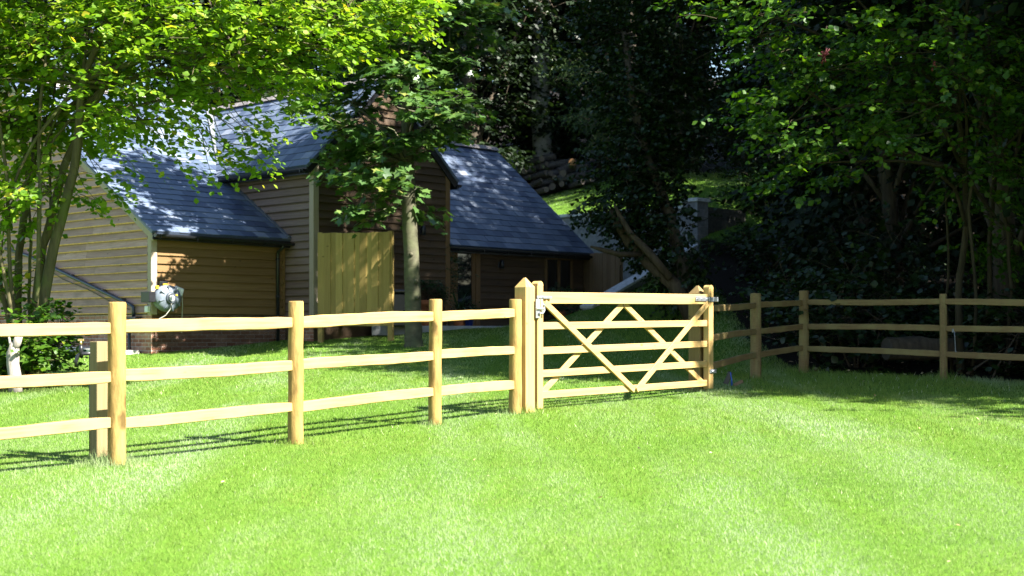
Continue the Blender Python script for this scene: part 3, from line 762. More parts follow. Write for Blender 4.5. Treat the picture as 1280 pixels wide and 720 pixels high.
def beech(px, dd, wpx, label, base_y, lean=0):
    rng = np.random.default_rng(int(px)); random.seed(int(px))
    x = (px-640)/1750*dd; root = thing('beech_tree', label, 'tree', (x, dd, float(gz(x, dd))))
    r = wpx*.5*dd/1750; mb = MB()
    pts = [np.array([lean*i*.12+rng.normal(0, .03), rng.normal(0, .03), -.4+1.7*i]) for i in range(12)]
    mb.tube(pts, [r*(1.25 if i == 0 else 1-.055*i) for i in range(12)], 14, wob=.03); mb.build('trunk', M['bark_beech'], root)
    B = []; mb = MB()
    for k in range(12):
        a = k*2.4; rr = rng.uniform(.8, 3.2); c = np.array([math.cos(a)*rr, math.sin(a)*rr, rng.uniform(9.5, 19)])
        B.append((c, np.array([1.6, 1.6, 1.0]))); limb(mb, pts[min(10, int(c[2]/1.9))], c, r*.35, .03, 6, 5, .1, .05)
    mb.build('branches', M['bark_beech'], root)
    shrub_crown('crown', rng, B, 700, 8, .8, .22, OVAL, M['leaf_wood'], root, (0, 0, 8), 0, None)
beech(678, 50, 27, 'thick pale grey beech trunk rising behind the log pile, left of the thinner one', 0)
beech(709, 54, 15, 'thinner grey beech trunk just right of the thick pale one', 0, .6)

def yew():
    rng = np.random.default_rng(61); random.seed(61)
    p = at(775, 250, 36); root = thing('yew_tree', 'yew with drooping green sprays catching light above the leaning ivy trunk', 'tree', (p[0]+.6, 39.5, float(gz(p[0]+.6, 39.5))))
    L = np.array(root.location); mb = MB()
    mb.tube([np.array([0, 0, -.3]), np.array([.1, 0, 3]), np.array([0, .1, 6]), np.array([0, 0, 9])], [.22, .18, .12, .04], 9, wob=.1); mb.build('trunk', M['bark_dark'], root)
    bl = [(758, 132, 34, 30, 12), (735, 150, 34, 30, 14), (785, 148, 34, 30, 14), (775, 170, 34.5, 45, 14), (800, 110, 35, 45, 20), (750, 90, 35, 50, 20)]
    B = pxblobs(bl, root, .9); mb = MB()
    for c, r in B: limb(mb, np.array([0, 0, max(2, c[2]-.6)]), c, .06, .015, 6, 6, .08, .08)
    mb.build('branches', M['bark_dark'], root)
    shrub_crown('crown', rng, B, 900, 16, .45, .075, NEEDLE, M['leaf_yew'], root, (0, 0, 4), .1, M['bark_dark'], clump=.4, flat=.4, hang=.5, droop=.5)
yew()

# ---- undergrowth on the dark bank
def under_proto(seed, size, n, m, tm, name, label):
    rng = np.random.default_rng(seed)
    root = thing(name, label, 'shrub', (0, 0, 0), 0, 'undergrowth on the shaded bank')
    B = [(np.array([rng.uniform(-.5, .5), rng.uniform(-.5, .5), rng.uniform(.15, .9)]), np.array([.5, .5, .4])) for _ in range(6)]
    mb = MB()
    for c, r in B: limb(mb, (0, 0, -.1), c, .018, .006, 5, 4, .15)
    mb.build('stems', M['bark_dark'], root)
    shrub_crown('foliage', rng, B, n, 7, .35, size, tm, m, root, (0, 0, 0), .2, M['bark_dark'], clump=.5, surf=.5)
    return root
UL = 'dark leafy shrub of the undergrowth in deep shade below the trees'
UP = [under_proto(71, .10, 220, M['leaf_ivy'], HAZEL, 'undergrowth_shrub', UL), under_proto(72, .13, 200, M['leaf_shrub'], OVAL, 'undergrowth_shrub', UL)]
used = set(); rng = np.random.default_rng(5)
us = [(6.3, 23.5), (7.4, 22.3), (8.4, 21.2), (9.2, 20.2), (7.2, 24.8), (5.8, 26.2), (6.6, 28), (8.8, 23.6), (9.6, 26), (7.6, 30.5), (5.9, 30.8), (6.9, 33), (9.8, 29.5), (8.9, 31.8), (7.7, 20.2), (8.6, 19.0), (4.9, 24.3), (6.1, 35.5), (8, 36.5), (10.4, 33.8), (10.8, 22.4), (-.6, 49.8), (1.9, 50.5), (-2.8, 48.5), (7.3, 45), (10.5, 45), (-5, 46.5), (7, 39.5), (9.2, 38), (12, 35), (5.4, 22.0)]
for i, (x, y) in enumerate(us):
    k = i % 2; o = UP[k] if k not in used else dup(UP[k]); used.add(k)
    s = rng.uniform(.8, 1.5); o.location = (x, y, float(gz(x, y))-.05); o.rotation_euler = (0, 0, i*1.7); o.scale = (s, s, s*rng.uniform(.8, 1.3))

# ------------------------------------------------------------------ the house
HANG = math.atan2(U[1], U[0])
house = thing('timber_house', 'weatherboarded house with blue-grey slate roofs on a brick plinth behind the lawn', 'house', (K[0], K[1], Z0), HANG)
def boards(mb, O, A, Nn, z0, z1, segs, h=.157, t=.042):
    """lapped weatherboards on the plane through O along A, facing Nn; segs(zb, zt) -> list of (b0, b1, t0, t1)"""
    O, A, Nn = [np.asarray(a, float) for a in (O, A, Nn)]; Zv = np.array([0, 0, 1.])
    z = z0
    while z < z1-.02:
        zt = min(z+h, z1); jit = random.uniform(-.003, .003)
        for b0, b1, t0, t1 in segs(z, zt):
            if b1-b0 < .02: continue
            # split long runs into several boards with butt joints
            cuts = [0.]; x = random.uniform(1.6, 3.6)
            while x < (b1-b0)-1.2: cuts.append(x/(b1-b0)); x += random.uniform(2.4, 3.9)
            cuts.append(1.)
            for c0, c1 in zip(cuts[:-1], cuts[1:]):
                g = .0015
                q = lambda a, zz, o: O+A*a+Zv*zz+Nn*o
                L0, L1 = b0+(b1-b0)*c0+g, b0+(b1-b0)*c1-g
                T0, T1 = t0+(t1-t0)*c0+g, t0+(t1-t0)*c1-g
                to = t+jit
                zs = z+.017+random.uniform(-.004, .006); f_ = min(.9, (zs-z)/(zt-z)); os_ = to+(.008-to)*f_
                vs_ = [q(L0, z, 0), q(L1, z, 0), q(L1, z, to), q(L0, z, to), q(T0, zt, 0), q(T1, zt, 0), q(T1, zt, .008), q(T0, zt, .008), q(L0+(T0-L0)*f_, zs, os_), q(L1+(T1-L1)*f_, zs, os_)]
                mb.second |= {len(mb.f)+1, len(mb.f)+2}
                mb.add(vs_, [(8, 9, 6, 7), (0, 1, 2, 3), (3, 2, 9, 8), (0, 3, 8, 7, 4), (1, 5, 6, 9, 2)])
        z = zt
def slates(mb, O, A, B, a0, a1, length, ew=.30, ex=.235, clip=None):
    """slates on the slope: O lower edge, A along the eave, B up the slope"""
    O, A, B = [np.asarray(x, float) for x in (O, A, B)]; Nn = np.cross(A, B)
    if Nn[2] < 0: Nn = -Nn
    rows = int(length/ex)
    for r in range(rows):
        b0 = r*ex; b1 = min(length, b0+ex*1.25)
        a = a0-(ew/2 if r % 2 else 0)
        while a < a1:
            L, R = max(a0, a)+.003, min(a1, a+ew)-.003
            if R-L > .03 and (clip is None or clip((L+R)/2, (b0+b1)/2)):
                lift = .016+random.uniform(0, .006); j = random.uniform(-.006, .006); tw = random.uniform(-.003, .003)
                q = lambda aa, bb, o: O+A*aa+B*bb+Nn*o
                vs_ = [q(L, b0+j, .002), q(R, b0+j, .002), q(R, b0+j, lift+tw), q(L, b0+j, lift-tw), q(R, b1, .003), q(L, b1, .003)]
                mb.add(vs_, [(0, 1, 2, 3), (3, 2, 4, 5), (1, 4, 2), (0, 3, 5)])
            a += ew
random.seed(4)
PL = .78            # top of the plinth
EZ = 2.41           # wall plate of the main range at v=0
SL = .62; RV = 5.5; RZ = EZ+SL*RV
VW = 2*RV
GE = .22            # eave overhang
# solid cores so no light leaks through
mb = MB()
def prism(mb, pts_lo, pts_hi):
    n = len(pts_lo); mb.poly(pts_lo[::-1]); mb.poly(pts_hi)
    for i in range(n): mb.poly([pts_lo[i], pts_lo[(i+1) % n], pts_hi[(i+1) % n], pts_hi[i]])
i_ = .02
prof = [(i_, -.3), (i_, EZ-.08), (RV, RZ-.1), (VW-i_, EZ-.08), (VW-i_, -.3)]
prism(mb, [(i_, v, z) for v, z in prof], [(5.5, v, z) for v, z in prof])
RS = .84; RR = 3.28; RE = 2.55; RT = RE+RS*RR
prof2 = [(i_+.05, -.3), (i_+.05, RE-.12), (RR, RT-.12), (2*RR-i_, RE-.12), (2*RR-i_, -.3)]
prism(mb, [(6.2, v, z) for v, z in prof2], [(12.5-i_, v, z) for v, z in prof2])
WU0, WU1, WF = 3.12, 6.83, -.914; WC = (WU0+WU1)/2; WE = 3.71; WS = .97; WR = WE+WS*(WC-2.9)
wz = WE+WS*(WU0-2.9)
prof3 = [(WU0+i_, -.3), (WU0+i_, wz-.1), (WC, WR-.12), (WU1-i_, wz-.1), (WU1-i_, -.3)]
prism(mb, [(u, WF+i_, z) for u, z in prof3], [(u, 6.2, z) for u, z in prof3])
mb.build('frame', M['board_dark'], house)
# brick plinth
mb = MB()
mb.box((1.56, .02+.15, PL/2-.3), (1.56, 0, 0), (0, .15, 0), (0, 0, PL/2+.28))
mb.box((.15, VW/2+.17, PL/2-.3), (.15, 0, 0), (0, VW/2-.155, 0), (0, 0, PL/2+.279))
mb.box((WC, WF+.17, PL/2-.3), (WC-WU0-.002, 0, 0), (0, .148, 0), (0, 0, PL/2+.278))
mb.build('plinth', M['brick'], house)
# boards: pale gable, honey front, dark wing
def gseg(zb, zt):
    def e(z): return max(0., (z-EZ+.0)/SL)
    return [(e(zb)+.10 if zb < EZ else e(zb), VW-e(zb), e(zt)+(.10 if zt < EZ else 0), VW-e(zt))] if zb < RZ-.1 else []
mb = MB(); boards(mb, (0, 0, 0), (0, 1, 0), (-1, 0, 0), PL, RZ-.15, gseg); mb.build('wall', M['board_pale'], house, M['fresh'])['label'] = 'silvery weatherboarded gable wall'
mb = MB(); boards(mb, (0, 0, 0), (1, 0, 0), (0, -1, 0), PL, EZ-.05, lambda a, b: [(.10, WU0-.09, .10, WU0-.09)]); mb.build('wall', M['board_honey'], house, M['board_honey'])['label'] = 'honey-brown weatherboarded front wall'
mb = MB(); boards(mb, (WU0, WF, 0), (0, 1, 0), (-1, 0, 0), PL-.1, wz-.08, lambda a, b: [(.11, 4, .11, 4)]); mb.build('wall', M['board_pale2'], house, M['board_dark'])['label'] = 'greyed return wall of the tall wing'
def wseg(zb, zt):
    def e(z): return max(0., (z-wz)/WS)
    l = .11 if zb < wz-.1 else 0
    return [(e(zb)+l, (WU1-WU0)-e(zb)-.1*(l > 0), e(zt)+l, (WU1-WU0)-e(zt)-.1*(l > 0))] if zb < WR-.12 else []
mb = MB(); boards(mb, (WU0, WF, 0), (1, 0, 0), (0, -1, 0), PL-.1, WR-.1, wseg); mb.build('wall', M['board_dark'], house, M['board_dark'])['label'] = 'dark brown gable wall of the tall wing'
DO0, DO1, DT = 7.72, 8.68, 2.42; WI0, WI1, WB, WT_ = 10.95, 11.98, 1.05, 2.28
def rseg(zb, zt):
    c = [(WU1+.02, DO0), (DO1, WI0), (WI1, 12.4)] if zb < DT else [(WU1+.02, 12.4)]
    if zb < WB-.05 or zb > WT_: c = [(WU1+.02, DO0), (DO1, 12.4)] if zb < DT else [(WU1+.02, 12.4)]
    return [(a, b, a, b) for a, b in c]
mb = MB(); boards(mb, (0, 0, 0), (1, 0, 0), (0, -1, 0), .58, RE-.08, rseg); mb.build('wall', M['board_dark'], house, M['board_dark'])['label'] = 'shaded brown wall of the low far wing'
# corner posts and bargeboards
def post_part(x0, x1, y0, y1, z0, z1, m='trim', name='corner_post'):
    mb = MB(); mb.abox(x0, x1, y0, y1, z0, z1, .006); return mb.build(name, M[m], house)
post_part(-.035, .095, -.037, .095, PL-.02, EZ+.0)
post_part(WU0-.036, WU0+.105, WF-.036, WF+.105, PL-.12, wz-.02)
post_part(WU0-.10, WU0-.032, -.034, .03, PL, EZ-.06, 'board_honey')
post_part(WU1-.10, WU1+.036, WF-.036, WF+.10, PL-.12, wz-.02, 'joinery')
def barge(p0, p1, n, wd=.17, th=.03, m='trim'):
    p0, p1, n = [np.asarray(a, float) for a in (p0, p1, n)]
    a = (p1-p0)/2; dn = np.cross(n, nrm(a)); dn = dn if dn[2] < 0 else -dn
    mb = MB(); c = (p0+p1)/2+dn*wd/2
    mb.box(c, a, dn*wd/2, n*th/2, .005); return mb.build('bargeboard', M[m], house)
barge((-.055, -GE, EZ-SL*GE-.0), (-.055, RV, RZ), (1, 0, 0))
barge((-.055, VW+GE, EZ-SL*GE), (-.055, RV, RZ), (1, 0, 0))
barge((2.88, WF-.06, WE-.02), (WC, WF-.06, WR), (0, 1, 0), .14, .03, 'black')
barge((7.07, WF-.06, WE-.02), (WC, WF-.06, WR), (0, 1, 0), .14, .03, 'black')
barge((12.58, -GE, RE-RS*GE), (12.58, RR, RT), (1, 0, 0), .16, .03, 'joinery')
# roofs
def roof(O, A, B, a0, a1, length, clip=None, label=None):
    O, A, B = np.asarray(O, float), np.asarray(A, float), nrm(B)
    mb = MB(); slates(mb, O, A, B, a0, a1, length, clip=clip)
    Nn = np.cross(A, B); Nn = Nn if Nn[2] > 0 else -Nn
    mb.box(O+A*(a0+a1)/2+B*length/2-Nn*.022, A*(a1-a0)/2, B*length/2, Nn*.02)
    o = mb.build('roof', M['slate'], house)
    if label: o['label'] = label
    return o
ml = math.hypot(RV+GE, SL*(RV+GE))
r1 = roof((0, -GE, EZ-SL*GE+.03), (1, 0, 0), (0, 1, SL), -.13, 4.95, ml, lambda a, b: a < 3.24 or a < 2.9+(WC-2.9)*((-GE+b/math.hypot(1, SL))-(WE-EZ)/SL)/(RV-(WE-EZ)/SL)+.12, 'slate slope of the front range below the hazel')
roof((0, VW+GE, EZ-SL*GE+.03), (1, 0, 0), (0, -1, SL), -.13, 5.3, ml)
wl = math.hypot(WC-2.9, WR-WE)
roof((2.88, 0, WE+.02), (0, 1, 0), (1, 0, WS), WF-.10, 6.0, wl, lambda a, b: True, 'pale slate slope of the tall wing')
roof((7.07, 0, WE+.02), (0, 1, 0), (-1, 0, WS), WF-.10, 6.0, wl)
rl = math.hypot(RR+GE, RS*(RR+GE))
r2 = roof((0, -GE, RE-RS*GE+.03), (1, 0, 0), (0, 1, RS), WU1-1.6, 12.62, rl, None, 'long blue slate slope of the low far wing')
roof((0, 2*RR+GE, RE-RS*GE+.03), (1, 0, 0), (0, -1, RS), WU1-1.6, 12.62, rl)
def ridge(p0, p1, par):
    p0, p1 = np.asarray(p0, float), np.asarray(p1, float); a = nrm(p1-p0); L = np.linalg.norm(p1-p0); mb = MB()
    s = np.cross(a, (0, 0, 1)); n = int(L/.45)
    for k in range(n):
        q0, q1 = p0+a*(L*k/n+.004), p0+a*(L*(k+1)/n-.004)
        prof_ = [(-.15, -.085), (-.07, .01), (0, .035), (.07, .01), (.15, -.085)]
        lo = [q0+s*x+np.array([0, 0, z+random.uniform(0, .006)]) for x, z in prof_]; hi = [q1+s*x+np.array([0, 0, z]) for x, z in prof_]
        for i in range(4): mb.poly([lo[i], lo[i+1], hi[i+1], hi[i]])
        mb.poly(lo[::-1]); mb.poly(hi)
    mb.build('ridge', M['ridge'], par)
ridge((-.13, RV, RZ+.075), (4.9, RV, RZ+.075), r1)
ridge((WC, WF-.10, WR+.05), (WC, 6.0, WR+.05), house.children[-1] if False else r1)
ridge((6.9, RR, RT+.075), (12.62, RR, RT+.075), r2)
# lead valley between the front slope and the tall wing, and flashing along the wing wall
def strip(pts, wdir, wd, m, name):
    mb = MB(); wdir = nrm(wdir)
    for p, q in zip(pts[:-1], pts[1:]):
        p, q = np.asarray(p, float), np.asarray(q, float); n = nrm(np.cross(q-p, wdir)); n = n if n[2] > 0 else -n
        mb.box((p+q)/2+n*.012, (q-p)/2, wdir*wd/2, n*.008)
    return mb.build(name, M[m], house)
vz = lambda v: EZ+SL*v+.06
v0 = (WE-EZ)/SL
strip([(2.92, v0-.2, vz(v0-.2)), (WC, RV, RZ+.07)], (1, 0, 0), .16, 'lead', 'valley')
strip([(WU0-.06, -GE, EZ-SL*GE+.06), (WU0-.06, v0, vz(v0))], (1, 0, 0), .10, 'lead', 'flashing')
# gutters and downpipes
def gutter(p0, p1, out):
    p0, p1, out = [np.asarray(a, float) for a in (p0, p1, out)]; mb = MB(); r = .058
    for side in (0,):
        prof_ = [(math.cos(PI+PI*k/8), math.sin(PI+PI*k/8)) for k in range(9)]
        prof_ = [(x*r, z*r) for x, z in prof_]+[(x*(r-.006), z*(r-.006)) for x, z in prof_[::-1]]
        prof_ = [(x if i < 9 else x/r*1., z if i < 9 else z/r) for i, (x, z) in enumerate(prof_)]
        prof_ = [(math.cos(PI+PI*k/8)*r, math.sin(PI+PI*k/8)*r) for k in range(9)]+[(math.cos(2*PI-PI*k/8)*(r-.007), math.sin(2*PI-PI*k/8)*(r-.007)) for k in range(9)]
        lo = [p0+out*x+np.array([0, 0, z]) for x, z in prof_]; hi = [p1+out*x+np.array([0, 0, z]) for x, z in prof_]
        n = len(prof_)
        for i in range(n): mb.poly([lo[i], lo[(i+1) % n], hi[(i+1) % n], hi[i]])
        mb.poly(lo[:9]); mb.poly(hi[:9])
    # brackets and fascia
    L = np.linalg.norm(p1-p0); a = nrm(p1-p0)
    for k in range(int(L/.8)+1):
        q = p0+a*min(L-.03, .1+k*.8); mb.box(q-np.array([0, 0, .04]), a*.012, out*.062, (0, 0, .03))
    mb.box((p0+p1)/2-out*.085+np.array([0, 0, -.02]), (p1-p0)/2, out*.012, (0, 0, .075))
    return mb.build('gutter', M['black'], house)
gutter((-.1, -GE-.05, EZ-SL*GE-.02), (WU0+.02, -GE-.05, EZ-SL*GE-.05), (0, -1, 0))
gutter((WU1+.02, -GE-.05, RE-RS*GE-.03), (12.66, -GE-.05, RE-RS*GE-.03), (0, -1, 0))
gutter((2.84, WF-.08, WE-.05), (2.84, 1.9, WE-.05), (-1, 0, 0))
gutter((7.12, WF-.08, WE-.05), (7.12, 3.0, WE-.05), (1, 0, 0))
mb = MB(); mb.tube([(2.86, -GE-.05, EZ-SL*GE-.07), (2.86, -GE-.03, EZ-SL*GE-.14), (2.86, -.10, EZ-.36), (2.86, -.085, EZ-.45), (2.86, -.085, .12)], .034, 10)
for z in (1.9, 1.15, .75): mb.tube([(2.86, -.085, z-.02), (2.86, -.085, z+.02)], .042, 10)
mb.build('downpipe', M['black'], house)
mb = MB(); mb.tube([(-.09, 5.6, 2.22), (-.09, 4.6, 2.03), (-.09, .62, .955), (-.09, .49, .90), (-.09, .48, .70)], .036, 10)
for v, z in ((4, 1.87), (2.8, 1.545), (1.6, 1.22), (.9, 1.03)): mb.box((-.06, v, z), (.05, 0, 0), (0, .02, 0), (0, 0, .045))
mb.build('waste_pipe', M['bluepipe'], house)
mb = MB(); mb.tube([(-.06, 4.2, 1.86), (-.06, 3.2, 1.5), (-.06, 2.2, 1.27), (-.06, 1.3, 1.0), (-.055, .7, .86)], .008, 6); mb.build('cable', M['black'], house)
mb = MB(); mb.abox(-.20, -.02, .28, .62, .60, .72, .02); mb.build('drain_hopper', M['black'], house)
mb = MB(); mb.abox(-.10, -.037, -.02, .10, .80, .92, .01); mb.build('junction_box', M['white'], house)
mb = MB(); mb.tube([(-.10, .62, .62), (-.10, .62, .1), (-.10, .62, -.2)], .03, 8); mb.build('downpipe', M['black'], house)
# door, window and wall lamp of the far wing
door = MB(); door.abox(DO0, DO0+.10, -.07, .03, .50, DT, .006); door.abox(DO1-.14, DO1, -.075, .03, .50, DT, .006); door.abox(DO0+.10, DO1-.14, -.07, .03, DT-.10, DT, .006)
do = door.build('door', M['joinery'], house)
mb = MB(); mb.abox(DO0+.10, DO0+.26, -.04, .01, .52, DT-.1, .004); mb.abox(DO1-.24, DO1-.14, -.04, .01, .52, DT-.1, .004); mb.abox(DO0+.26, DO1-.24, -.04, .01, .52, .75, .004); mb.build('leaf', M['joinery'], do)
mb = MB(); mb.abox(DO0+.26, DO1-.24, -.02, -.005, .75, DT-.1); mb.build('pane', M['glass'], do)
mb = MB(); mb.tube([(DO0+.22, -.05, 1.45), (DO0+.22, -.09, 1.45), (DO0+.22, -.09, 1.33)], .012, 8); mb.build('handle', M['black'], do)
win = MB()
for x0, x1 in ((WI0, WI0+.07), (WI0+.48, WI0+.55), (WI1-.07, WI1)): win.abox(x0, x1, -.06, .02, WB, WT_, .005)
for x0, x1 in ((WI0+.07, WI0+.48), (WI0+.55, WI1-.07)):
    win.abox(x0, x1, -.056, .02, WT_-.07, WT_, .005); win.abox(x0, x1, -.056, .02, WB, WB+.07, .005)
wo = win.build('window', M['joinery'], house)
mb = MB(); mb.abox(WI0+.07, WI0+.48, -.02, -.005, WB+.07, WT_-.07); mb.abox(WI0+.55, WI1-.07, -.02, -.005, WB+.07, WT_-.07); mb.build('pane', M['glass'], wo)
mb = MB(); mb.abox(WI0-.05, WI1+.05, -.11, .0, WB-.05, WB-.004, .008); mb.build('sill', M['joinery'], wo)
def lamp(u, v, z, ax):
    mb = MB(); mb.abox(u-.05, u+.05, v-.02, v, z-.07, z+.07, .005); mb.tube([(u, v-.02, z), (u, v-.07, z)], .018, 8)
    mb.tube([(u, v-.09, z-.10), (u, v-.09, z-.09), (u, v-.09, z+.09), (u, v-.09, z+.10)], [.04, .05, .05, .04], 12); mb.build('wall_lamp', M['black'], house)
lamp(5.98, WF-.035, 2.60, 0)
lamp(9.35, -.035, 2.02, 0)

# ------------------------------------------------------------------ things at the house
def hose_reel():
    p = H(.14, -.30, 2.03)
    root = thing('hose_reel', 'blue-grey hose reel hung on the corner of the honey-coloured wall', 'hose reel', p, HANG)
    # drum: lathe about local y, facing out
    mb = MB(); prof_ = [(.0, .13), (.12, .13), (.19, .11), (.245, .07), (.262, .02), (.262, -.03), (.245, -.08), (.19, -.11), (0, -.12)]
    n = 28; vs_ = []; fs = []
    for r, y in prof_:
        for k in range(n):
            a = 2*PI*k/n; vs_.append((r*math.cos(a)*1.08, -y, r*math.sin(a)*.97))
    for i in range(len(prof_)-1):
        for k in range(n): fs.append((i*n+k, i*n+(k+1) % n, (i+1)*n+(k+1) % n, (i+1)*n+k))
    mb.add(vs_, fs, True); mb.build('case', M['reel'], root)
    mb = MB(); mb.box((.24, 0, .14), (.09, 0, -.03), (0, .05, 0), (.02, 0, .07), .015); mb.build('spout', M['white'], root)
    for k in range(8):
        mb = MB(); a = 2*PI*k/8+.2; c = np.array([math.cos(a), 0, math.sin(a)]); s = np.array([-math.sin(a), 0, math.cos(a)])
        mb.box(c*.19+np.array([0, -.118, 0]), c*.055, (0, .014, 0), s*.008)
        mb.build('rib', M['reel'], root)
    mb = MB(); mb.tube([(0, -.128, 0), (0, -.15, 0), (0, -.165, 0)], [.115, .11, .09], 20); mb.build('hub', M['reel_hub'], root)
    mb = MB(); mb.tube([(0, -.166, .0), (0, -.172, 0)], [.06, .055], 16); mb.build('badge', M['white'], root)
    mb = MB(); mb.box((.10, -.14, .06), (.035, 0, 0), (0, .012, 0), (0, 0, .016), .004); mb.build('stop_clip', M['yellow'], root)
    mb = MB(); mb.box((-.34, .10, .02), (.07, 0, 0), (0, .15, 0), (0, 0, .10), .012); mb.box((-.24, 0, .0), (.08, 0, 0), (0, .03, 0), (0, 0, .05), .01); mb.build('bracket', M['black'], root)
    mb = MB(); mb.tube([(.30, 0, .12), (.33, 0, .05), (.335, 0, -.15), (.335, .02, -.5), (.33, .03, -.65)], .009, 7)
    mb.tube([(.0, -.15, -.10), (-.03, -.16, -.2), (-.12, -.14, -.32), (-.25, -.1, -.4), (-.4, -.06, -.44)], .009, 7); mb.build('hose', M['hose'], root)
    mb = MB(); mb.box((-.05, .03, .29), (.07, 0, 0), (0, .04, 0), (0, 0, .03), .008); mb.tube([(-.16, .03, .22), (-.05, .02, .27), (.0, .02, .33)], .018, 7); mb.build('carry_handle', M['black'], root)
    mb = MB(); mb.box((-.05, -.01, .255), (.05, 0, 0), (0, .03, 0), (0, 0, .015), .004); mb.box((-.23, -.02, .20), (.03, 0, 0), (0, .03, 0), (0, 0, .03), .008); mb.build('latch', M['yellow'], root)
hose_reel()

def screen():
    p0 = np.array([-3.80, 27.62, 0]); p1 = np.array([-2.36, 27.18, 0])
    L = np.linalg.norm(p1-p0); g = float(gz(*((p0+p1)/2)[:2]))
    root = thing('board_screen', 'upright yellow-green boarded screen panel in front of the dark brown gable', 'screen', (p0[0], p0[1], g), math.atan2(p1[1]-p0[1], p1[0]-p0[0]))
    zt, zb = 3.345-g, 1.52-g
    mb = MB(); n = 12; wd = L/n
    for k in range(n):
        x0 = k*wd; j = random.uniform(-.008, .008); tl = random.uniform(-.012, .012)
        y = -.035 if k % 2 else -.02
        mb.box((x0+wd/2, y, (zt+zb)/2+j), (wd*.56, random.uniform(-.004, .004), 0), (0, .008, 0), (0, 0, (zt-zb)/2), .003)
    mb.build('boards', M['screen'], root)
    for z in (zb+.25, (zt+zb)/2, zt-.25):
        mb = MB(); mb.box((L/2, .02, z), (L/2-.05, 0, 0), (0, .02, 0), (0, 0, .045), .004); mb.build('rail', M['screen'], root)
    for x in (.02, L-.005):
        mb = MB(); mb.box((x, .025, zt/2-.1), (.05, 0, 0), (0, .05, 0), (0, 0, zt/2+.12), .006); mb.build('post', M['screen'], root)
    return root
random.seed(8); screen()

def water_bin(px, py0, py1, w, dd):
    p = at(px, py1, dd)
    root = thing('storage_bin', 'black lidded bin half hidden behind the sycamore trunk', 'bin', (p[0], p[1], TERR-.02), .3)
    h = (py1-py0)*dd/1750; mb = MB()
    mb.box((0, 0, h*.45), (w/2, 0, 0), (0, .3, 0), (0, 0, h*.45), .03); mb.build('body', M['black'], root)
    mb = MB(); mb.box((0, 0, h*.95), (w/2+.03, 0, 0), (0, .33, 0), (0, 0, h*.045), .02); mb.build('lid', M['black'], root)
water_bin(501, 354, 400, .5, 28.9)

def pot(name, px, py, dd, rt, h, m, label, plant, cat='plant pot'):
    p = at(px, py, dd); root = thing(name, label, cat, (p[0], p[1], TERR))
    mb = MB(); prof_ = [(rt*.68, 0), (rt*.9, h*.8), (rt*1.06, h*.82), (rt*1.08, h), (rt*.92, h), (rt*.9, h*.9), (0, h*.9)]
    n = 18; vs_ = [(r*math.cos(2*PI*k/n), r*math.sin(2*PI*k/n), z) for r, z in prof_ for k in range(n)]
    fs = [(i*n+k, i*n+(k+1) % n, (i+1)*n+(k+1) % n, (i+1)*n+k) for i in range(len(prof_)-1) for k in range(n)]
    mb.add(vs_, fs, True); mb.build('pot', M[m], root)
    rng = np.random.default_rng(int(px))
    if plant == 'strap':
        mb = MB()
        for k in range(34):
            a = rng.uniform(0, 2*PI); l = rng.uniform(.35, .75); e = rng.uniform(.5, 1.3)
            dr = np.array([math.cos(a), math.sin(a), 0]); q = [np.array([0, 0, h*.9])]
            for i in range(1, 6):
                t = i/5; q.append(np.array([0, 0, h*.9])+dr*l*math.cos(e)*t*1.1+np.array([0, 0, l*(math.sin(e)*t-.55*t*t*(1.5-e*.7))]))
            s = np.array([-dr[1], dr[0], 0])
            for i in range(5):
                w0, w1 = [.022*math.sin(PI*min(.97, (.15+.8*j/5))) for j in (i, i+1)]
                mb.poly([q[i]-s*w0, q[i]+s*w0, q[i+1]+s*w1, q[i+1]-s*w1])
        mb.build('leaves', M['strap'], root)
    elif plant:
        hh, rr = plant
        B = [(np.array([rng.normal(0, rr*.3), rng.normal(0, rr*.3), h+hh*z]), np.array([rr, rr, hh*.25])) for z in (.2, .45, .7, .9)]
        mb = MB(); limb(mb, (0, 0, h*.8), (0, 0, h+hh*.9), .02, .006, 6, 5, .03); mb.build('stem', M['bark_dark'], root)
        shrub_crown('foliage', rng, B, int(260*rr*hh*3)+60, 7, .2, .07, OVAL, M['leaf_shrub'], root, (0, 0, h), .2, M['bark_dark'], clump=.5)
M['strap'] = simple('strappy_leaf', (.035, .075, .03), .4, spec=.5)
pot('potted_plant', 574, 402, 30.4, .17, .33, 'terracotta', 'terracotta pot of arching strap leaves beside the far door', 'strap')
pot('potted_plant', 534, 402, 30.0, .30, .55, 'terracotta_dull' if False else 'terracotta', 'large terracotta pot with low dark foliage beside the sycamore trunk', (.35, .28))
pot('potted_plant', 551, 402, 30.9, .2, .4, 'reel_hub', 'tall dark potted shrub against the corner of the brown gable', (1.25, .3))
pot('potted_plant', 586, 403, 30.3, .12, .24, 'bluepot', 'small dark blue glazed pot on the terrace edge', (.2, .12))
pot('potted_plant', 704, 402, 32.6, .2, .36, 'terracotta', 'pot of dark foliage below the far window', (.5, .3))

